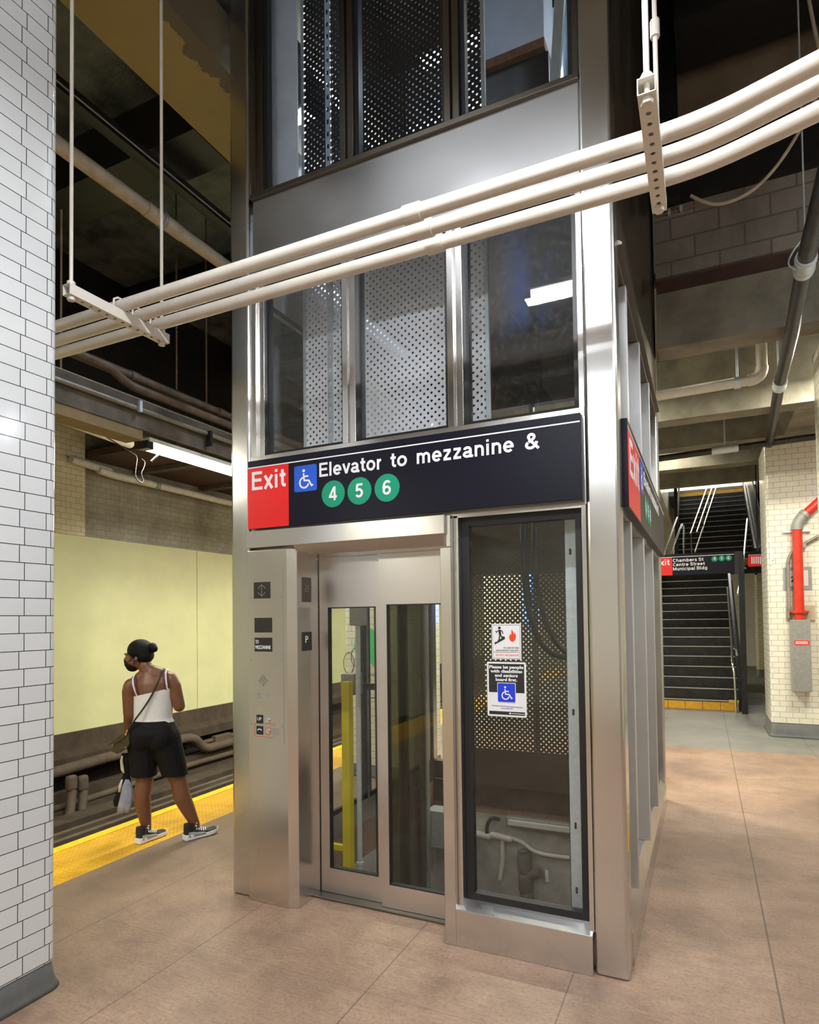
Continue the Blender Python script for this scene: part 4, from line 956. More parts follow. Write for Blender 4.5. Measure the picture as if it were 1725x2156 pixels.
t = thing('lintel_pipe', 'thin pale cable clipped along the face of the edge lintel', 'cable', (-4.47, 4, 3.70), 'lintel pipes')
MB().tube([(-4.465, -2, 3.72), (-4.465, 12, 3.70)], .008, 8).build('cable_run', 'grey_conduit', t)
MB().box(-4.48, -4.45, 3.92, 3.95, 3.60, 3.70).build('cable_clip', 'galv', t)
t = thing('lintel_pipe', 'dark conduit bundled against the face of the edge lintel', 'conduit', (-4.49, 4, 3.62), 'lintel pipes')
MB().tube([(-4.495, -2, 3.64), (-4.495, 12, 3.63)], .022, 10).build('conduit_run', 'grey_conduit', t)
MB().box(-4.50, -4.44, 4.78, 4.81, 3.50, 3.66).build('conduit_bracket', 'black_paint', t)
wp = [px(0, -5.2, 60, 850), px(0, -5.2, 128, 880), px(0, -5.2, 272, 933)]
t = thing('white_pipe', 'white wrapped pipe ending left of the lit batten under the lintel', 'pipe', wp[0])
MB().cyl(wp[1], (wp[1].x, wp[1].y, 5.9), .009, 8).build('hanger_rod', 'tan_pipe', t); MB().tube(wp, .05, 14).build('pipe_run', 'cream_pipe', t); MB().ball(wp[-1], .05, n=12, m=8).build('pipe_end', 'cream_pipe', t)
wq = [px(0, -7.84, 150, 967), px(0, -7.84, 232, 993)]
t = thing('wall_pipe', 'short upper length of white pipe at the head of the grimy tile wall', 'pipe', wq[0], 'white wall pipes')
MB().tube(wq, .055, 14).build('pipe_run', 'cream_pipe', t)
wq = [px(0, -7.8, 208, 990), px(0, -7.8, 240, 1001), px(0, -7.8, 330, 1022), px(0, -7.8, 700, 1112)]
t = thing('wall_pipe', 'long white pipe along the head of the grimy tile wall under the red brown soffit', 'pipe', wq[0], 'white wall pipes')
MB().tube(wq, .055, 14).build('pipe_run', 'cream_pipe', t); MB().cyl(px(0, -7.8, 326, 1021), px(0, -7.8, 334, 1023), .065).build('pipe_clamp', 'grey_box', t)
for y in (6.9, 8.3, 9.7, 11.1):
    tag(box(-7.98, -6.5, y, y+.12, 4.04, 4.10).build('soffit_rib', 'lintel'), 'brown rib across the red brown soffit above the tracks', 'beam', 'soffit ribs')
wire = [px(0, -4.79, *q) for q in ((140, 852), (200, 905), (240, 930), (275, 952), (290, 960), (286, 985), (284, 1002), (290, 1012), (300, 1018), (302, 1010), (296, 998), (303, 985), (306, 972), (298, 966))]
tag(MB().tube(smooth_path(wire), .006, 6).build('dangling_wire', 'cable'), 'dark wire sagging from the lintel and dangling in a loop left of the lit batten', 'wire')
wire = [px(0, -4.6, *q) for q in ((402, 924), (372, 932), (335, 955), (318, 972))]
tag(MB().tube(smooth_path(wire), .010, 6).build('lamp_lead', 'cable'), 'short dark lead drooping across the lit batten', 'wire')
# ================================================================== TRACK TRENCH
def run(name, lb, x, pix, r, mat, cat='pipe', group='trench pipes', k=2):
    p = [px(0, x, *q) for q in pix]
    t = thing(name, lb, cat, p[0], group); MB().tube(smooth_path(p, k), r, 12).build('pipe_run', mat, t); return t
run('trench_pipe', 'large dusty pipe below the bench wall with an S bend right of the woman', -7.62, ((20, 1652), (123, 1625), (240, 1590), (370, 1560), (395, 1553), (412, 1556), (424, 1571), (436, 1576), (452, 1572), (500, 1558), (640, 1520)), .075, 'dirt_pipe', k=3)
t = run('trench_pipe', 'slimmer dusty pipe beside the S bend with a box fitting', -7.72, ((405, 1570), (440, 1560), (500, 1545), (640, 1510)), .04, 'dirt_pipe')
q = px(0, -7.70, 466, 1553); MB().box(q.x-.05, q.x+.05, q.y-.20, q.y+.22, q.z-.06, q.z+.06).build('pipe_fitting', 'dirt_pipe', t, .02)
run('trench_pipe', 'middle dusty pipe across the trench wall', -7.62, ((60, 1720), (123, 1700), (200, 1678), (385, 1614), (500, 1582), (640, 1540)), .045, 'dirt_pipe')
for x, lb in ((146, 'left one of two dusty cable terminals with drooping lead in the trench'), (170, 'right one of two dusty cable terminals with drooping lead in the trench')):
    a = px(0, -7.45, x+4, 1632); b = px(0, -7.45, x+6, 1665)
    t = thing('cable_terminal', lb, 'fitting', b, 'trench cable terminals')
    MB().box(a.x-.05, a.x+.05, a.y-.07, a.y+.07, b.z, a.z).build('head_box', 'dirt_pipe', t, .04)
    c = [b, px(0, -7.4, x+4, 1690), px(0, -7.35, x+2, 1705), px(0, -7.3, x-2+12*(x > 160), 1728)]
    MB().tube(smooth_path(c), .055, 10).build('cable_lead', 'dirt_pipe', t)
def slab(name, lb, x, pa, pb, dx, mat, y0=-6, y1=24, cat='rail'):
    za, zb = px(0, x, *pa).z, px(0, x, *pb).z
    return tag(box(x-dx, x, y0, y1, min(za, zb), max(za, zb)).build(name, mat), lb, cat)
slab('cable_shelf', 'dusty brown cable shelf along the trench wall behind the cable terminals', -7.66, (200, 1650), (200, 1682), .18, 'dirt_brown', cat='shelf')
slab('third_rail_board', 'brown protection board over the third rail', -6.7, (205, 1712), (205, 1727), .30, 'dirt_brown', cat='board')
slab('ballast_kerb', 'dusty brown kerb low in the trench beyond the rails', -7.3, (230, 1690), (230, 1708), .4, 'dirt_brown', cat='kerb')
for x, pa, pb, lb in ((-6.1, (250, 1712), (250, 1718), 'far running rail of the track'), (-5.45, (260, 1722), (260, 1728), 'near running rail of the track beside the platform')):
    t = thing('running_rail', lb, 'rail', (x, 5, -1.4), 'running rails')
    zt = px(0, x, *pa).z
    MB().box(x-.035, x+.035, -6, 24, zt-.05, zt).box(x-.01, x+.01, -6, 24, zt-.13, zt-.05).box(x-.07, x+.07, -6, 24, zt-.16, zt-.13).build('rail_section', 'dirt_pipe', t)
    MB().box(x-.12, x+.12, -6, 24, -1.45, zt-.16).build('rail_bed', 'dirt_dark', t)
# ================================================================== RIGHT AISLE CEILING PIPES
t = thing('drain_pipe', 'white drain pipe with elbow hung under the aisle beams', 'pipe', px(1, 7.2, 1390, 835))
a, b, c = px(1, 7.2, 1300, 848), px(1, 7.2, 1597, 798), px(1, 7.2, 1606, 722)
MB().tube([a, b+Vector((-.08, 0, 0))]+arc(b+Vector((-.08, 0, 0)), b+Vector((.035, 0, 0)), b+Vector((.035, 0, .11)), 8)+[b+Vector((.035, 0, .7))], .052, 16).build('pipe_run', 'pvc', t)
MB().tube(arc(b+Vector((-.09, 0, 0)), b+Vector((.035, 0, 0)), b+Vector((.035, 0, .12)), 8), .060, 16).build('elbow', 'pvc', t)
q = px(1, 7.2, 1553, 806); MB().tube([q+Vector((-.03, 0, -.0)), q+Vector((.03, 0, 0))], .06, 16).build('pipe_clamp', 'galv', t); MB().cyl(q, q+Vector((0, 0, .7)), .01, 8).build('hanger_rod', 'galv', t)
t = thing('drain_pipe', 'thick black iron pipe with silver couplings sloping down to the pillar', 'pipe', px(2, 4.1, 1697, 548))
pth = [px(2, 4.10, 1760, 300), px(2, 4.10, 1697, 548), px(2, 4.10, 1668, 700), px(2, 4.10, 1643, 805), px(2, 4.10, 1620, 935)]
MB().tube(pth, .055, 16).build('pipe_run', 'black_pipe', t)
for (p, q) in ((1, 2), (3, 4)):
    dd = (pth[q]-pth[p]).normalized(); o = pth[p]
    MB().tube([o-dd*.06, o+dd*.16], .063, 18).build('coupling', 'galv', t)
    for s_ in (-.02, .11): MB().tube([o+dd*(s_-.007), o+dd*(s_+.007)], .068, 18).build('coupling_band', 'galv', t)
o = pth[1]; MB().tube(smooth_path([o+Vector((-.06, 0, -.05)), o+Vector((-.11, 0, 0)), o+Vector((-.06, 0, .10)), o+Vector((0, 0, .16))]), .006, 8).build('hook_hanger', 'galv', t)
MB().cyl(o+Vector((0, 0, .05)), o+Vector((0, 0, 3.45)), .006, 8).build('hanger_rod', 'galv', t)
o = pth[2].lerp(pth[3], .6); MB().cyl(o+Vector((-.05, 0, 0)), o+Vector((-.05, 0, .84)), .007, 8).build('hanger_rod', 'galv', t)
t = thing('cross_pipe', 'black pipe with pale repair sleeve hung crosswise before the tiled pillar', 'pipe', px(1, 9.7, 1500, 951))
a, b = px(1, 9.7, 1350, 971), px(1, 9.7, 1740, 916)
MB().tube([a, b], .045, 14).build('pipe_run', 'black_pipe', t); s0, s1 = px(1, 9.7, 1499, 950), px(1, 9.7, 1555, 942)
MB().tube([s0, s1], .058, 14).build('repair_sleeve', 'galv', t); s = s0.lerp(s1, .5); MB().cyl(s, s+Vector((0, 0, .75)), .011, 8).build('hanger_rod', 'galv', t)
wire = [px(1, 5.6, *q) for q in ((1455, 412), (1480, 425), (1510, 432), (1545, 423), (1580, 405), (1610, 380), (1640, 345), (1665, 308), (1690, 265), (1710, 230), (1735, 150), (1715, 60), (1700, -20))]
tag(MB().tube(smooth_path(wire), .014, 8).build('drooping_cable', 'tan_pipe'), 'tan cable drooping before the grey block wall at the upper right', 'cable')
t = thing('copper_line', 'thin copper line with clips along the top of the grey block wall', 'pipe', (-.2, 6.0, 5.2))
a, b = px(1, 6.14, 1384, 455), px(1, 6.14, 1477, 430); MB().tube([a, b], .009, 8).build('pipe_run', 'rust', t)
for f in (.28, .55): MB().box(*(lambda q: (q.x-.012, q.x+.012, q.y-.02, q.y+.02, q.z-.02, q.z+.03))(a.lerp(b, f))).build('clip', 'galv', t)
# ================================================================== PIPES AND PAPER ON THE TILED PILLAR
t = thing('red_standpipe', 'red standpipe with elbow on the tiled pillar', 'pipe', (1.2, 10.2, .67))
MB().cyl((1.202, 10.2, 1.66), (1.205, 10.2, 2.93), .062, 20).build('riser', 'red_pipe', t)
e = px(1, 10.2, 1725, 1060); e2 = e+(e-Vector((1.205, 10.2, 3.0))).normalized()*.5
el = arc((1.205, 10.2, 2.92), (1.205, 10.2, 3.05), Vector((1.205, 10.2, 3.05))+(e-Vector((1.205, 10.2, 3.05))).normalized()*.12, 8)
MB().tube(el, .072, 20).build('elbow', 'grey_box', t, 0, 'bare metal elbow')
MB().tube([el[-1], e2], .062, 20).build('sloping_run', 'red_pipe', t)
MB().tube([el[-1]-(e2-el[-1]).normalized()*.02, el[-1]+(e2-el[-1]).normalized()*.03], .08, 20).build('elbow_collar', 'grey_box', t)
MB().cyl((1.203, 10.2, 1.755), (1.203, 10.2, 1.79), .088, 20).box(1.09, 1.32, 10.19, 10.29, 1.765, 1.782).build('pipe_flange', 'red_pipe', t)
box(1.04, 1.37, 10.25, 10.29, 2.895, 2.925).build('strut_bracket', 'galv', t)
t2 = thing('pipe_cover', 'grey steel box cover around the foot of the red standpipe', 'box', (1.2, 10.2, .67))
box(1.088, 1.318, 10.12, 10.292, .67, 1.66).build('cover', 'grey_box', t2, .006)
pl = box(1.124, 1.296, 10.116, 10.12, 1.315, 1.375).build('red_plate', 'sign_red', t2, 0, 'small red notice plate with two lines')
e_ = MB(); stroke(e_, [(1.136, 1.356), (1.284, 1.356)], .012, 'front', (0, 10.116, 0)); stroke(e_, [(1.136, 1.334), (1.284, 1.334)], .012, 'front', (0, 10.116, 0)); e_.build('plate_text', 'paper', pl)
box(1.05, 1.40, 10.27, 10.295, 1.655, 1.86).build('back_plate', 'tan_pipe', t2)
t = thing('thin_conduit', 'thin brown conduit bending beside the red standpipe on the tiled pillar', 'conduit', (1.09, 10.24, 1.7))
MB().tube([(1.080, 10.25, 1.68), (1.088, 10.25, 2.45)]+arc((1.088, 10.25, 2.45), (1.09, 10.25, 2.60), (1.22, 10.25, 2.68), 8)+[(1.46, 10.25, 2.82), (1.9, 10.25, 3.08)], .022, 12).build('conduit_run', 'grey_conduit', t)
MB().box(1.26, 1.31, 10.22, 10.29, 2.67, 2.73).build('conduit_clip', 'grey_box', t)
t = thing('paper_notice', 'white paper sheet taped to the tiled pillar behind the red standpipe, showing the digit 2', 'notice', (1.2, 10.295, 2.24))
box(1.028, 1.374, 10.292, 10.298, 2.083, 2.404).build('tape_frame', 'tape', t); box(1.067, 1.331, 10.290, 10.292, 2.138, 2.355).build('sheet', 'paper', t)
text_mesh('2', 'lettering', 'ink', t, 'front', (1.120, 10.290, 2.20), .075, .05, bold=.034)
tag(MB().box(.875, .895, 10.285, 10.297, 2.45, 2.80).box(.895, .915, 10.285, 10.297, 2.52, 2.66).build('torn_sticker', 'sign_white'), 'torn white sticker near the left edge of the tiled pillar', 'sticker')
# ================================================================== STAIRS
t = thing('stairway', 'long black stairway with steel nosings climbing to the mezzanine', 'stairs', (-.15, 12.75, 0))
SX0, SX1 = -.95, .53
for n in range(16):
    y, z = 12.75+.29*n, .184*n
    x0 = SX0
    if n == 0:
        s = box(x0, SX1, y+.012, y+.30, 0, .184).build('step', 'step', t)
        for k, x in enumerate((-.95, -.655, -.36, -.065, .23)): box(x+.004, min(x+.291, SX1), y, y+.012, .004, .150).build('riser_tile', 'yellow_tile', s)
        box(SX1-.16, SX1+.01, y-.012, y+.10, .150, .187).build('corner_patch', 'yellow_edge', s)
    else:
        s = box(x0, SX1, y, y+.30, z-.16, z+.184).build('step', 'step', t)
    box(x0, SX1, y-.014, y+.012, z+.168, z+.186).build('nosing', 'nosing', s)
LZ, LY = .184*16, 12.75+.29*16-.14
box(SX0, 1.3, LY, 17.4, LZ-.2, LZ-.002).build('landing', 'step', t)
UX0, UX1 = -.60, 1.14
for n in range(15):
    y, z = 17.38+.29*n, LZ+.178*n
    s = box(UX0, UX1, y, y+.30, z-.16, z+.178).build('step', 'yellow_tile' if n in (0, 14) else 'step', t)
    box(UX0, UX1, y-.014, y+.012, z+.160, z+.180).build('nosing', 'nosing', s)
MB().prism([(12.72, .0), (12.95, .0), (17.2, 2.5), (17.2, 3.10), (12.72, .30)], 0, SX1, SX1+.05).prism([(12.72, .0), (12.95, .0), (17.2, 2.5), (17.2, 3.10), (12.72, .30)], 0, SX0-.05, SX0).build('stringer', 'black_paint', t)
MB().prism([(17.3, 2.7), (21.6, 5.3), (21.6, 5.95), (17.3, 3.35)], 0, UX1, UX1+.05).prism([(17.3, 2.7), (21.6, 5.3), (21.6, 5.95), (17.3, 3.35)], 0, UX0-.05, UX0).build('stringer', 'black_paint', t)
struct(MB().prism([(12.55, 0), (17.8, 0), (17.8, 2.6), (12.9, .25)], 0, .585, .66).build('wall_stair_side', 'cmu'))
tag(MB().prism([(13.0, 2.2), (17.4, 4.6), (21.6, 7.0), (21.6, 5.9), (17.3, 3.3), (13.0, .55)], 0, UX1+.07, UX1+.10).build('guard_panel', 'black_paint'), 'black sheet metal guard along the right side of the stairs', 'guard')
tag(box(UX1+.12, UX1+.48, 17.6, 18.0, 2.9, 8.0).build('stair_post', 'black_paint'), 'thick black post right of the upper stair flight', 'post')
tag(box(.565, .655, 12.42, 12.52, 0, 2.86).build('stair_post', 'black_paint'), 'slim black post at the right foot of the stairs holding the exit sign', 'post')
tag(box(-.635, -.555, 17.42, 17.50, 2.9, 8.0).build('stair_post', 'black_paint'), 'slim black post at the left of the upper stair flight', 'post')
def rail(lb, paths, r=.021):
    t = thing('handrail', lb, 'handrail', paths[0][0], 'stair handrails')
    for i, p in enumerate(paths): MB().tube(p, r, 12).build('rail_tube' if i == 0 else 'rail_post', 'chrome', t)
rail('polished handrail curving down at the right foot of the stairs', [[(.478, 12.52, .0), (.46, 12.52, .70), (.44, 12.56, .86), (.44, 12.68, .93), (.455, 13.2, 1.22), (.46, 14.9, 2.32)], [(.455, 13.05, 1.13), (.52, 13.05, 1.10), (.53, 13.05, .98)]])
rail('bright handrail continuing up the right wall past the exit sign', [[(.62, 14.2, 2.15), (.80, 15.6, 2.80), (1.02, 17.5, 4.10)], [(.80, 15.6, 2.80), (.86, 15.6, 2.75)]], .026)
rail('bright handrail at the left of the landing with hooked end', [[px(1, 15.2, 1408, 1190), px(1, 16, 1420, 1146), px(1, 17, 1436, 1104), px(1, 17.05, 1440, 1107), px(1, 17.05, 1441, 1170)], [px(1, 16, 1420, 1146), px(1, 16, 1418, 1180)]], .026)
rail('bright handrail leftmost beside the slim black post on the stairs', [[px(1, 15.5, 1400, 1160), px(1, 17, 1426, 1090)], [px(1, 15.5, 1401, 1158), px(1, 15.5, 1399, 1180)]], .026)
def crail(lb, pa, pb, posts):
    a, b = px(1, 17.6, *pa), px(1, 21.6, *pb)
    pp = [[a, b]]
    for f in posts: q = a.lerp(b, f); pp.append([q, q-Vector((0, 0, .78))])
    rail(lb, pp)
crail('left rail of the paired handrail in the middle of the upper flight', (1454, 1124), (1489, 1026), (0.03, ))
crail('right rail of the paired handrail in the middle of the upper flight', (1467, 1121), (1500, 1025), (.35, .72))
crail('low rail beneath the paired handrail on the upper flight', (1464, 1162), (1508, 1027), ())
# ---- signs by the stairs
t = thing('street_exit_sign', 'black street exit sign hung across the stairs with three green discs', 'sign', (-.2, 12.38, 2.48))
box(-1.0, .505, 12.36, 12.40, 2.475, 2.86).build('sign_board', 'sign_black', t)
y = 12.36
box(-.90, -.508, y-.002, y, 2.476, 2.80).build('red_block', 'sign_red', t, 0, 'red block of the sign'); box(-.90, .50, y-.002, y, 2.803, 2.812).build('white_rule', 'sign_white', t)
sign_text('Exit', t, 'front', (-.80, y-.002, 2.665), .105, .25)
for i, (s, w) in enumerate((('Chambers St', .51), ('Centre Street', .53), ('Municipal Bldg', .57))):
    sign_text(s, t, 'front', (-.498, y, 2.716-.077*i), .058, w)
for n, x in (('4', .190), ('5', .303), ('6', .413)):
    c = flat(MB(), circ(x, 2.746-(.413-x)*.03, .050), 'front', (0, y, 0), .002).build('route_disc', 'sign_green', t, 0, 'green disc with the number '+n)
    sign_text(n, c, 'front', (x, y-.002, 2.722), .050, .034, align='CENTER')
box(.505, .575, 12.37, 12.42, 2.46, 2.86).build('sign_bracket', 'black_paint', t)
t = thing('bar_sign', 'small red sign with white bars beside the tiled pillar', 'sign', (.87, 12.38, 2.58))
box(.715, 1.025, 12.36, 12.40, 2.575, 2.84).build('sign_board', 'sign_black', t); box(.716, 1.024, 12.358, 12.36, 2.578, 2.775).build('red_face', 'sign_red', t, 0, 'red face of the sign'); box(.716, 1.024, 12.357, 12.36, 2.776, 2.782).build('white_rule', 'sign_white', t)
m = MB()
for k in range(6): m.box(.765+.032*k, .783+.032*k, 12.3565, 12.358, 2.625-(.012 if k == 4 else 0), 2.745)
m.build('white_bars', 'sign_white', t); flat(MB(), circ(.975, 2.69, .018), 'front', (0, 12.358, 0), .0015).build('white_dot', 'paper', t)
box(.86, .88, 12.375, 12.385, 2.84, 4.95).build('sign_hanger', 'black_paint', t)
# ================================================================== THE WOMAN ON THE PLATFORM
PC = Vector((-3.8635, 3.768, 0)); PR = Vector((math.cos(YAW), math.sin(YAW), 0)); PF = Vector((-math.sin(YAW), math.cos(YAW), 0))
def Q(a, b, z): return PC+PR*a+PF*b+Vector((0, 0, z))
def ring(a, b, z, ra, rb, n=24, tilt=0.0):
    return [Q(a+ra*math.cos(2*PI*k/n), b+rb*math.sin(2*PI*k/n), z+tilt*ra*math.cos(2*PI*k/n)) for k in range(n)]
def fuse(mb, name, mat, parent, vox=.008, smooth=5, cuts=()):
    """grow one continuous surface over overlapping closed pieces, then trim it with planes (point, outward normal)"""
    o = mb.build('blank', mat, None)
    r = o.modifiers.new('r', 'REMESH'); r.mode = 'VOXEL'; r.voxel_size = vox; r.use_smooth_shade = True
    if smooth: q = o.modifiers.new('s', 'SMOOTH'); q.iterations = smooth; q.factor = .5
    bpy.context.view_layer.update()
    me = bpy.data.meshes.new_from_object(o.evaluated_get(bpy.context.evaluated_depsgraph_get()))
    bpy.data.objects.remove(o)
    bm = bmesh.new(); bm.from_mesh(me)
    for co, no in cuts:
        bmesh.ops.bisect_plane(bm, geom=bm.verts[:]+bm.edges[:]+bm.faces[:], plane_co=co, plane_no=no, clear_outer=True)
    org = origin(parent)
    for v in bm.verts: v.co -= org
    for f in bm.faces: f.smooth = True
    bm.to_mesh(me); bm.free(); me.name = name
    me.materials.clear(); me.materials.append(M[mat])
    ob = bpy.data.objects.new(name, me); COL.objects.link(ob); ob.parent = parent; return ob
woman = thing('person', 'woman in white camisole and black shorts standing at the platform edge, back turned', 'person', Q(-.19, 0, 0))
TORSO = [(-.190, .00, .76, .10, .085), (-.190, -.005, .80, .165, .125), (-.188, -.012, .86, .183, .140), (-.190, -.005, .92, .160, .118), (-.192, .0, .97, .134, .100), (-.190, 0, 1.05, .136, .100), (-.186, 0, 1.13, .146, .104), (-.184, 0, 1.20, .160, .104), (-.190, 0, 1.255, .172, .095), (-.203, 0, 1.30, .135, .078), (-.212, .0, 1.335, .078, .062)]
b = MB()
b.loft([ring(a, d, z, ra, rb, tilt=.13*max(0, (z-1.1)/.2)) for a, d, z, ra, rb in TORSO])
b.cap(Q(-.214, .0, 1.30), Q(-.262, .0, 1.40), .060, .054)                     # neck
b.cap(Q(-.10, -.005, 1.315), Q(-.195, 0, 1.345), .05, .055); b.cap(Q(-.32, -.005, 1.275), Q(-.225, 0, 1.34), .05, .055)
b.ball(Q(-.300, .005, 1.505), .094, .082, .088, rot=Matrix.Rotation(YAW, 3, 'Z'))   # skull
b.ball(Q(-.345, .015, 1.435), .072, .062, .080, rot=Matrix.Rotation(YAW, 3, 'Z'))   # face
b.ball(Q(-.362, .02, 1.392), .048, .045, .040)                               # jaw
b.cap(Q(-.405, .02, 1.475), Q(-.427, .022, 1.440), .012, .015)                # nose
b.ball(Q(-.395, .02, 1.488), .026, .05, .012); b.ball(Q(-.412, .02, 1.412), .016, .024, .012)  # brow, lips
for s in (-1, 1): b.ball(Q(-.300, .01+s*.080, 1.445), .018, .010, .028)       # ears
# arms
b.cap(Q(-.365, -.005, 1.232), Q(-.382, .0, 1.18), .062, .060); b.cap(Q(-.382, 0, 1.19), Q(-.386, .01, 1.00), .059, .049); b.cap(Q(-.386, .01, 1.00), Q(-.408, .05, .90), .047, .042); b.cap(Q(-.408, .05, .90), Q(-.432, .075, .80), .042, .029)
b.cap(Q(-.055, -.005, 1.282), Q(-.025, 0, 1.22), .060, .060); b.cap(Q(-.025, 0, 1.22), Q(.018, 0, 1.065), .058, .047); b.cap(Q(.018, 0, 1.065), Q(-.03, .10, 1.075), .044, .042); b.cap(Q(-.03, .10, 1.075), Q(-.11, .205, 1.10), .041, .028)
def hand(wr, d, s, up_, curl):
    """palm with four bent fingers and a thumb; d forward, s towards the thumb"""
    d, s = Vector(d).normalized(), Vector(s).normalized(); n = d.cross(s)*up_
    for k in (-.026, -.009, .009, .026): b.cap(wr+d*.01+s*k*.7, wr+d*.085+s*k, .014, .0125, 8)
    for k, ln in ((-.028, .058), (-.0095, .070), (.0095, .076), (.028, .070)):
        p0 = wr+d*.085+s*k; p1 = p0+(d*math.cos(curl)+n*math.sin(curl))*ln*.5; p2 = p1+(d*math.cos(curl*2.2)+n*math.sin(curl*2.2))*ln*.35; p3 = p2+(d*math.cos(curl*3)+n*math.sin(curl*3))*ln*.25
        b.cap(p0, p1, .0098, .0092, 8); b.cap(p1, p2, .0092, .0085, 8); b.cap(p2, p3, .0085, .0075, 8)
    t0 = wr+d*.03+s*.030; t1 = t0+(d*.6+s*.55+n*.3)*.042; t2 = t1+(d*.8+n*.6)*.032
    b.cap(t0, t1, .0125, .011, 8); b.cap(t1, t2, .011, .009, 8)
hand(Q(-.436, .08, .79), -Vector((0, 0, 1))-PR*.15+PF*.1, PF, -1, .75)
hand(Q(-.118, .215, 1.105), PF*.6-PR*.55+Vector((0, 0, .25)), Vector((0, 0, 1)), 1, .5)
# legs
for (h, kn, ca, an) in ((Q(-.280, 0, .82), Q(-.264, .01, .455), Q(-.277, -.012, .335), Q(-.246, 0, .10)), (Q(-.098, 0, .82), Q(-.004, .03, .455), Q(.032, .022, .33), Q(.128, .048, .105))):
    b.cap(h, h.lerp(kn, .5), .108, .090); b.cap(h.lerp(kn, .5), kn+Vector((0, 0, .02)), .090, .069); b.cap(kn+Vector((0, 0, .03)), ca, .066, .066); b.cap(ca, ca.lerp(an, .45), .067, .056); b.cap(ca.lerp(an, .45), an, .056, .037)
    b.cap(an, an-Vector((0, 0, .05)), .036, .036)
for a in (-.262, -.116): b.ball(Q(a, -.040, .835), .110, .10, .12)
body = fuse(b, 'body', 'skin', woman, .0065, 6)
# shorts
s = MB(); G = .013
s.loft([ring(a, d, z, ra+G, rb+G) for a, d, z, ra, rb in TORSO if z < 1.06])
for (h, kn) in ((Q(-.280, 0, .82), Q(-.264, .01, .43)), (Q(-.098, 0, .82), Q(-.004, .03, .43))):
    s.cap(h, h.lerp(kn, .5), .108+G, .095+G); s.cap(h.lerp(kn, .5), kn, .095+G, .080+G)
for a in (-.262, -.116): s.ball(Q(a, -.040, .835), .110+G, .10+G, .12+G)
s.ball(Q(-.19, -.03, .86), .11, .12, .10)
fuse(s, 'shorts', 'shorts', woman, .008, 5, ((Q(-.19, 0, .958), Vector((0, 0, 1))), (Q(-.26, 0, .512), Vector((0, 0, -1)))))
# camisole
s = MB(); G = .009
s.loft([ring(a, d, z, ra+G+(.008 if z < 1.06 else 0), rb+G) for a, d, z, ra, rb in TORSO if .90 < z < 1.29])
top = fuse(s, 'camisole', 'top_white', woman, .008, 4, ((Q(-.19, 0, .942), Vector((0, 0, -1))), (Q(-.165, 0, 1.188), Vector((0, 0, 1))-PR*.22)))
def back_strap(name, mat, pts, w, off=0.0):
    m = MB(); rings = []
    for i, (a, bb, z) in enumerate(pts):
        p = Q(a, bb, z); rings.append([p-PR*w/2, p+PR*w/2, p+PR*w/2+PF*.004, p-PR*w/2+PF*.004])
    m.loft(rings, False); return m.build(name, mat, woman)
back_strap('camisole_strap', 'top_white', [(-.283, -.085, 1.155), (-.296, -.098, 1.20), (-.312, -.096, 1.25), (-.325, -.072, 1.295), (-.328, -.03, 1.325), (-.326, .02, 1.325)], .012)
back_strap('camisole_strap', 'top_white', [(-.050, -.075, 1.205), (-.050, -.088, 1.25), (-.056, -.086, 1.29), (-.066, -.066, 1.335), (-.072, -.03, 1.362), (-.074, .02, 1.365)], .012)
back_strap('bra_strap', 'strap_purple', [(-.274, -.090, 1.16), (-.285, -.100, 1.20), (-.299, -.098, 1.25), (-.312, -.076, 1.298), (-.316, -.03, 1.328)], .010)
back_strap('bra_strap', 'strap_purple', [(-.060, -.080, 1.205), (-.061, -.090, 1.25), (-.067, -.088, 1.29), (-.077, -.068, 1.338), (-.083, -.03, 1.364)], .010)
# hair, bun, mask, ear bud
hm = MB(); hm.ball(Q(-.296, .005, 1.515), .103, .090, .094, n=24, m=16, rot=Matrix.Rotation(YAW, 3, 'Z'))
hm.ball(Q(-.262, .0, 1.478), .075, .078, .070, rot=Matrix.Rotation(YAW, 3, 'Z'))
fuse(hm, 'hair', 'hair', woman, .007, 3, ((Q(-.36, 0, 1.480), Vector((0, 0, -1))-PR*.62),))
hb = MB(); hb.ball(Q(-.196, -.005, 1.545), .036, .036, .034); hb.ball(Q(-.178, -.012, 1.530), .028, .03, .03); hb.ball(Q(-.200, .008, 1.520), .026)
fuse(hb, 'hair_bun', 'hair', woman, .006, 2)
mk = MB(); mk.ball(Q(-.352, .015, 1.412), .077, .066, .056, rot=Matrix.Rotation(YAW, 3, 'Z')); mk.ball(Q(-.366, .02, 1.388), .053, .05, .044); mk.cap(Q(-.405, .02, 1.436), Q(-.424, .022, 1.428), .018, .016)
fuse(mk, 'face_mask', 'mask', woman, .006, 3, ((Q(-.360, 0, 1.408), PR*.50+Vector((0, 0, .86))), (Q(-.322, 0, 1.4), PR)))
MB().tube([Q(-.325, -.06, 1.408), Q(-.312, -.072, 1.43), Q(-.300, -.076, 1.455)], .003, 6).build('mask_loop', 'mask', woman)
MB().tube([Q(-.37, -.045, 1.432), Q(-.34, -.066, 1.455), Q(-.305, -.076, 1.462)], .003, 6).build('mask_loop', 'mask', woman)
MB().ball(Q(-.300, -.082, 1.448), .010, n=10, m=8).build('ear_bud', 'bud', woman)
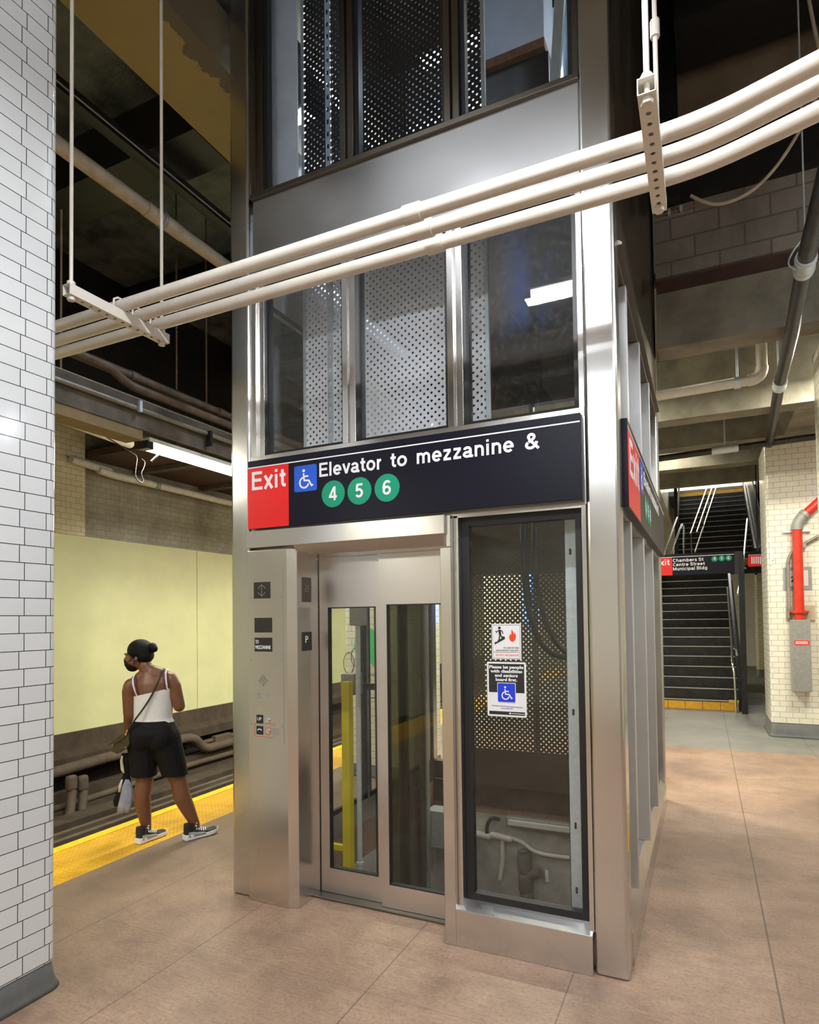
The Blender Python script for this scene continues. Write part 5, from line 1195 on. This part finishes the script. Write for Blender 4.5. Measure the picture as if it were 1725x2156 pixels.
# running shoes
def shoe(heel, d, ln, lift):
    heel = Vector(heel); d = Vector(d).normalized(); sd = Vector((0, 0, 1)).cross(d)
    def P(u, v, z): return heel+d*u*ln+sd*v+Vector((0, 0, z))
    W_ = [(0, .030), (.04, .036), (.18, .040), (.38, .037), (.55, .042), (.72, .048), (.86, .046), (.95, .036), (1.0, .020)]
    sole = MB(); rings = []
    for u, w in W_:
        zb = .004+lift*max(0, (u-.55))**2*.4; zt = .038-.012*u+zb+.006*(u < .3)
        rings.append([P(u, -w, zb), P(u, w, zb), P(u, w*.96, zt), P(u, -w*.96, zt)])
    sole.loft(rings, False); so = sole.build('shoe', 'shoe_white', woman, .004)
    upm = MB(); rings = []
    for u, w, hgt in ((.015, .024, .075), (.06, .032, .098), (.16, .035, .100), (.30, .034, .092), (.42, .036, .082), (.56, .040, .066), (.72, .044, .054), (.84, .044, .056), (.94, .036, .050), (.985, .018, .040)):
        zb = .030-.010*u+lift*max(0, (u-.55))**2*.4; n = 14
        rings.append([P(u, w*math.cos(PI*k/(n-1)), zb+(hgt-.03)*max(0, math.sin(PI*k/(n-1)))**.8) for k in range(n)])
    upm.loft(rings); upm.build('shoe_upper', 'shoe_black', so)
    hp = MB(); rings = []
    for u, w, hgt in ((.10, .0375, .088), (.20, .038, .082), (.32, .037, .070), (.46, .040, .060), (.58, .043, .050)):
        rings.append([P(u, w*math.cos(PI*k/11)*1.02, .026+(hgt-.026)*max(0, math.sin(PI*k/11))**.7) for k in range(12)])
    hp.loft(rings); hp.build('shoe_side_panel', 'shoe_grey', so)
    lc = MB()
    for i in range(5):
        u = .34+.065*i; z = .088-.006*i*1.2; lc.cap(P(u, -.026, z-.014), P(u+.03, .0, z+.004), .005, .005, 8).cap(P(u+.03, .0, z+.004), P(u, .026, z-.014), .005, .005, 8)
    lc.cap(P(.33, -.02, .10), P(.30, .015, .125), .007, .006, 8).cap(P(.33, .01, .10), P(.35, -.02, .122), .006, .005, 8)
    lc.build('laces', 'shoe_white', so)
    co = MB(); co.tube([P(.14, 0, .07), P(.15, 0, .125)], .040, 16); co.build('shoe_collar', 'shoe_black', so)
shoe((-4.072, 3.556, 0), (.06, 1, 0), .275, .05)
shoe((-3.790, 3.765, 0), (.36, .933, 0), .285, .25)
# shoulder bag with strap and the folded jacket hung from it
bag = thing('shoulder_bag', 'small olive black leather shoulder bag at the hip of the woman', 'bag', Q(-.40, -.06, .80))
def bq(a, z, bb): return Q(a, bb, z)
m = MB(); m.loft([[bq(-.475, .735, d), bq(-.462, .775, d), bq(-.385, .870, d), bq(-.330, .890, d), bq(-.322, .800, d), bq(-.345, .755, d), bq(-.425, .712, d)] for d in (-.125, -.06)], False)
m.build('bag_body', 'leather', bag, .006)
m = MB(); m.loft([[bq(-.502, .782, d), bq(-.478, .800, d), bq(-.372, .882, d), bq(-.342, .882, d), bq(-.360, .840, d), bq(-.420, .80, d)] for d in (-.136, -.122)], False)
m.build('bag_flap', 'leather', bag, .004)
MB().tube(smooth_path([Q(-.335, -.135, .905), Q(-.26, -.15, 1.0), Q(-.205, -.13, 1.08), Q(-.145, -.122, 1.18), Q(-.110, -.112, 1.27), Q(-.097, -.075, 1.34), Q(-.098, -.02, 1.372), Q(-.11, .05, 1.345), Q(-.16, .12, 1.2)], 2), .0075, 8).build('bag_strap', 'leather', bag)
MB().tube([Q(-.352, -.132, .868), Q(-.342, -.136, .885), Q(-.335, -.136, .905)], .008, 8).ball(Q(-.352, -.132, .866), .012).build('clasp', 'gold', bag)
for a, z in ((-.452, .782), (-.35, .765)): MB().ball(Q(a, -.138, z), .006, n=8, m=6).build('stud', 'gold', bag)
jk = thing('folded_jacket', 'twisted dark and grey blue jacket dangling from the left hand of the woman', 'jacket', Q(-.44, .08, .72))
def drape(pts, w0, name, mat):
    m = MB(); rings = []
    for i, (a, bb, z, w, ph) in enumerate(pts):
        n = 12; rings.append([Q(a+w*math.cos(2*PI*k/n)*math.cos(ph)+w*.22*math.cos(6*PI*k/n), bb+w*.45*math.sin(2*PI*k/n)+w*.15*math.sin(5*2*PI*k/n), z) for k in range(n)])
    m.loft(rings); return m.build(name, mat, jk)
drape([(-.440, .08, .74, .018, 0), (-.430, .075, .69, .040, 0), (-.425, .07, .62, .050, .2), (-.432, .07, .55, .034, .4), (-.440, .07, .49, .026, .3), (-.448, .07, .44, .040, 0), (-.468, .07, .36, .045, .2), (-.498, .07, .29, .042, .2), (-.515, .07, .25, .020, .2)], 0, 'dark_cloth', 'shorts')
drape([(-.440, .055, .73, .030, 0), (-.438, .05, .70, .042, 0), (-.438, .05, .685, .034, 0)], 0, 'cuff', 'cloth_blue')
drape([(-.466, .055, .66, .006, 0), (-.470, .05, .62, .010, 0), (-.462, .05, .55, .012, 0), (-.452, .05, .52, .006, 0)], 0, 'pale_lining', 'cloth_cream')
drape([(-.425, .05, .47, .012, 0), (-.420, .045, .42, .034, 0), (-.425, .045, .34, .044, .1), (-.445, .045, .25, .046, .1), (-.455, .045, .205, .042, .1)], 0, 'blue_cloth', 'cloth_blue')
drape([(-.465, .05, .47, .006, 0), (-.480, .045, .42, .011, 0), (-.486, .045, .37, .008, 0)], 0, 'pale_lining', 'cloth_cream')
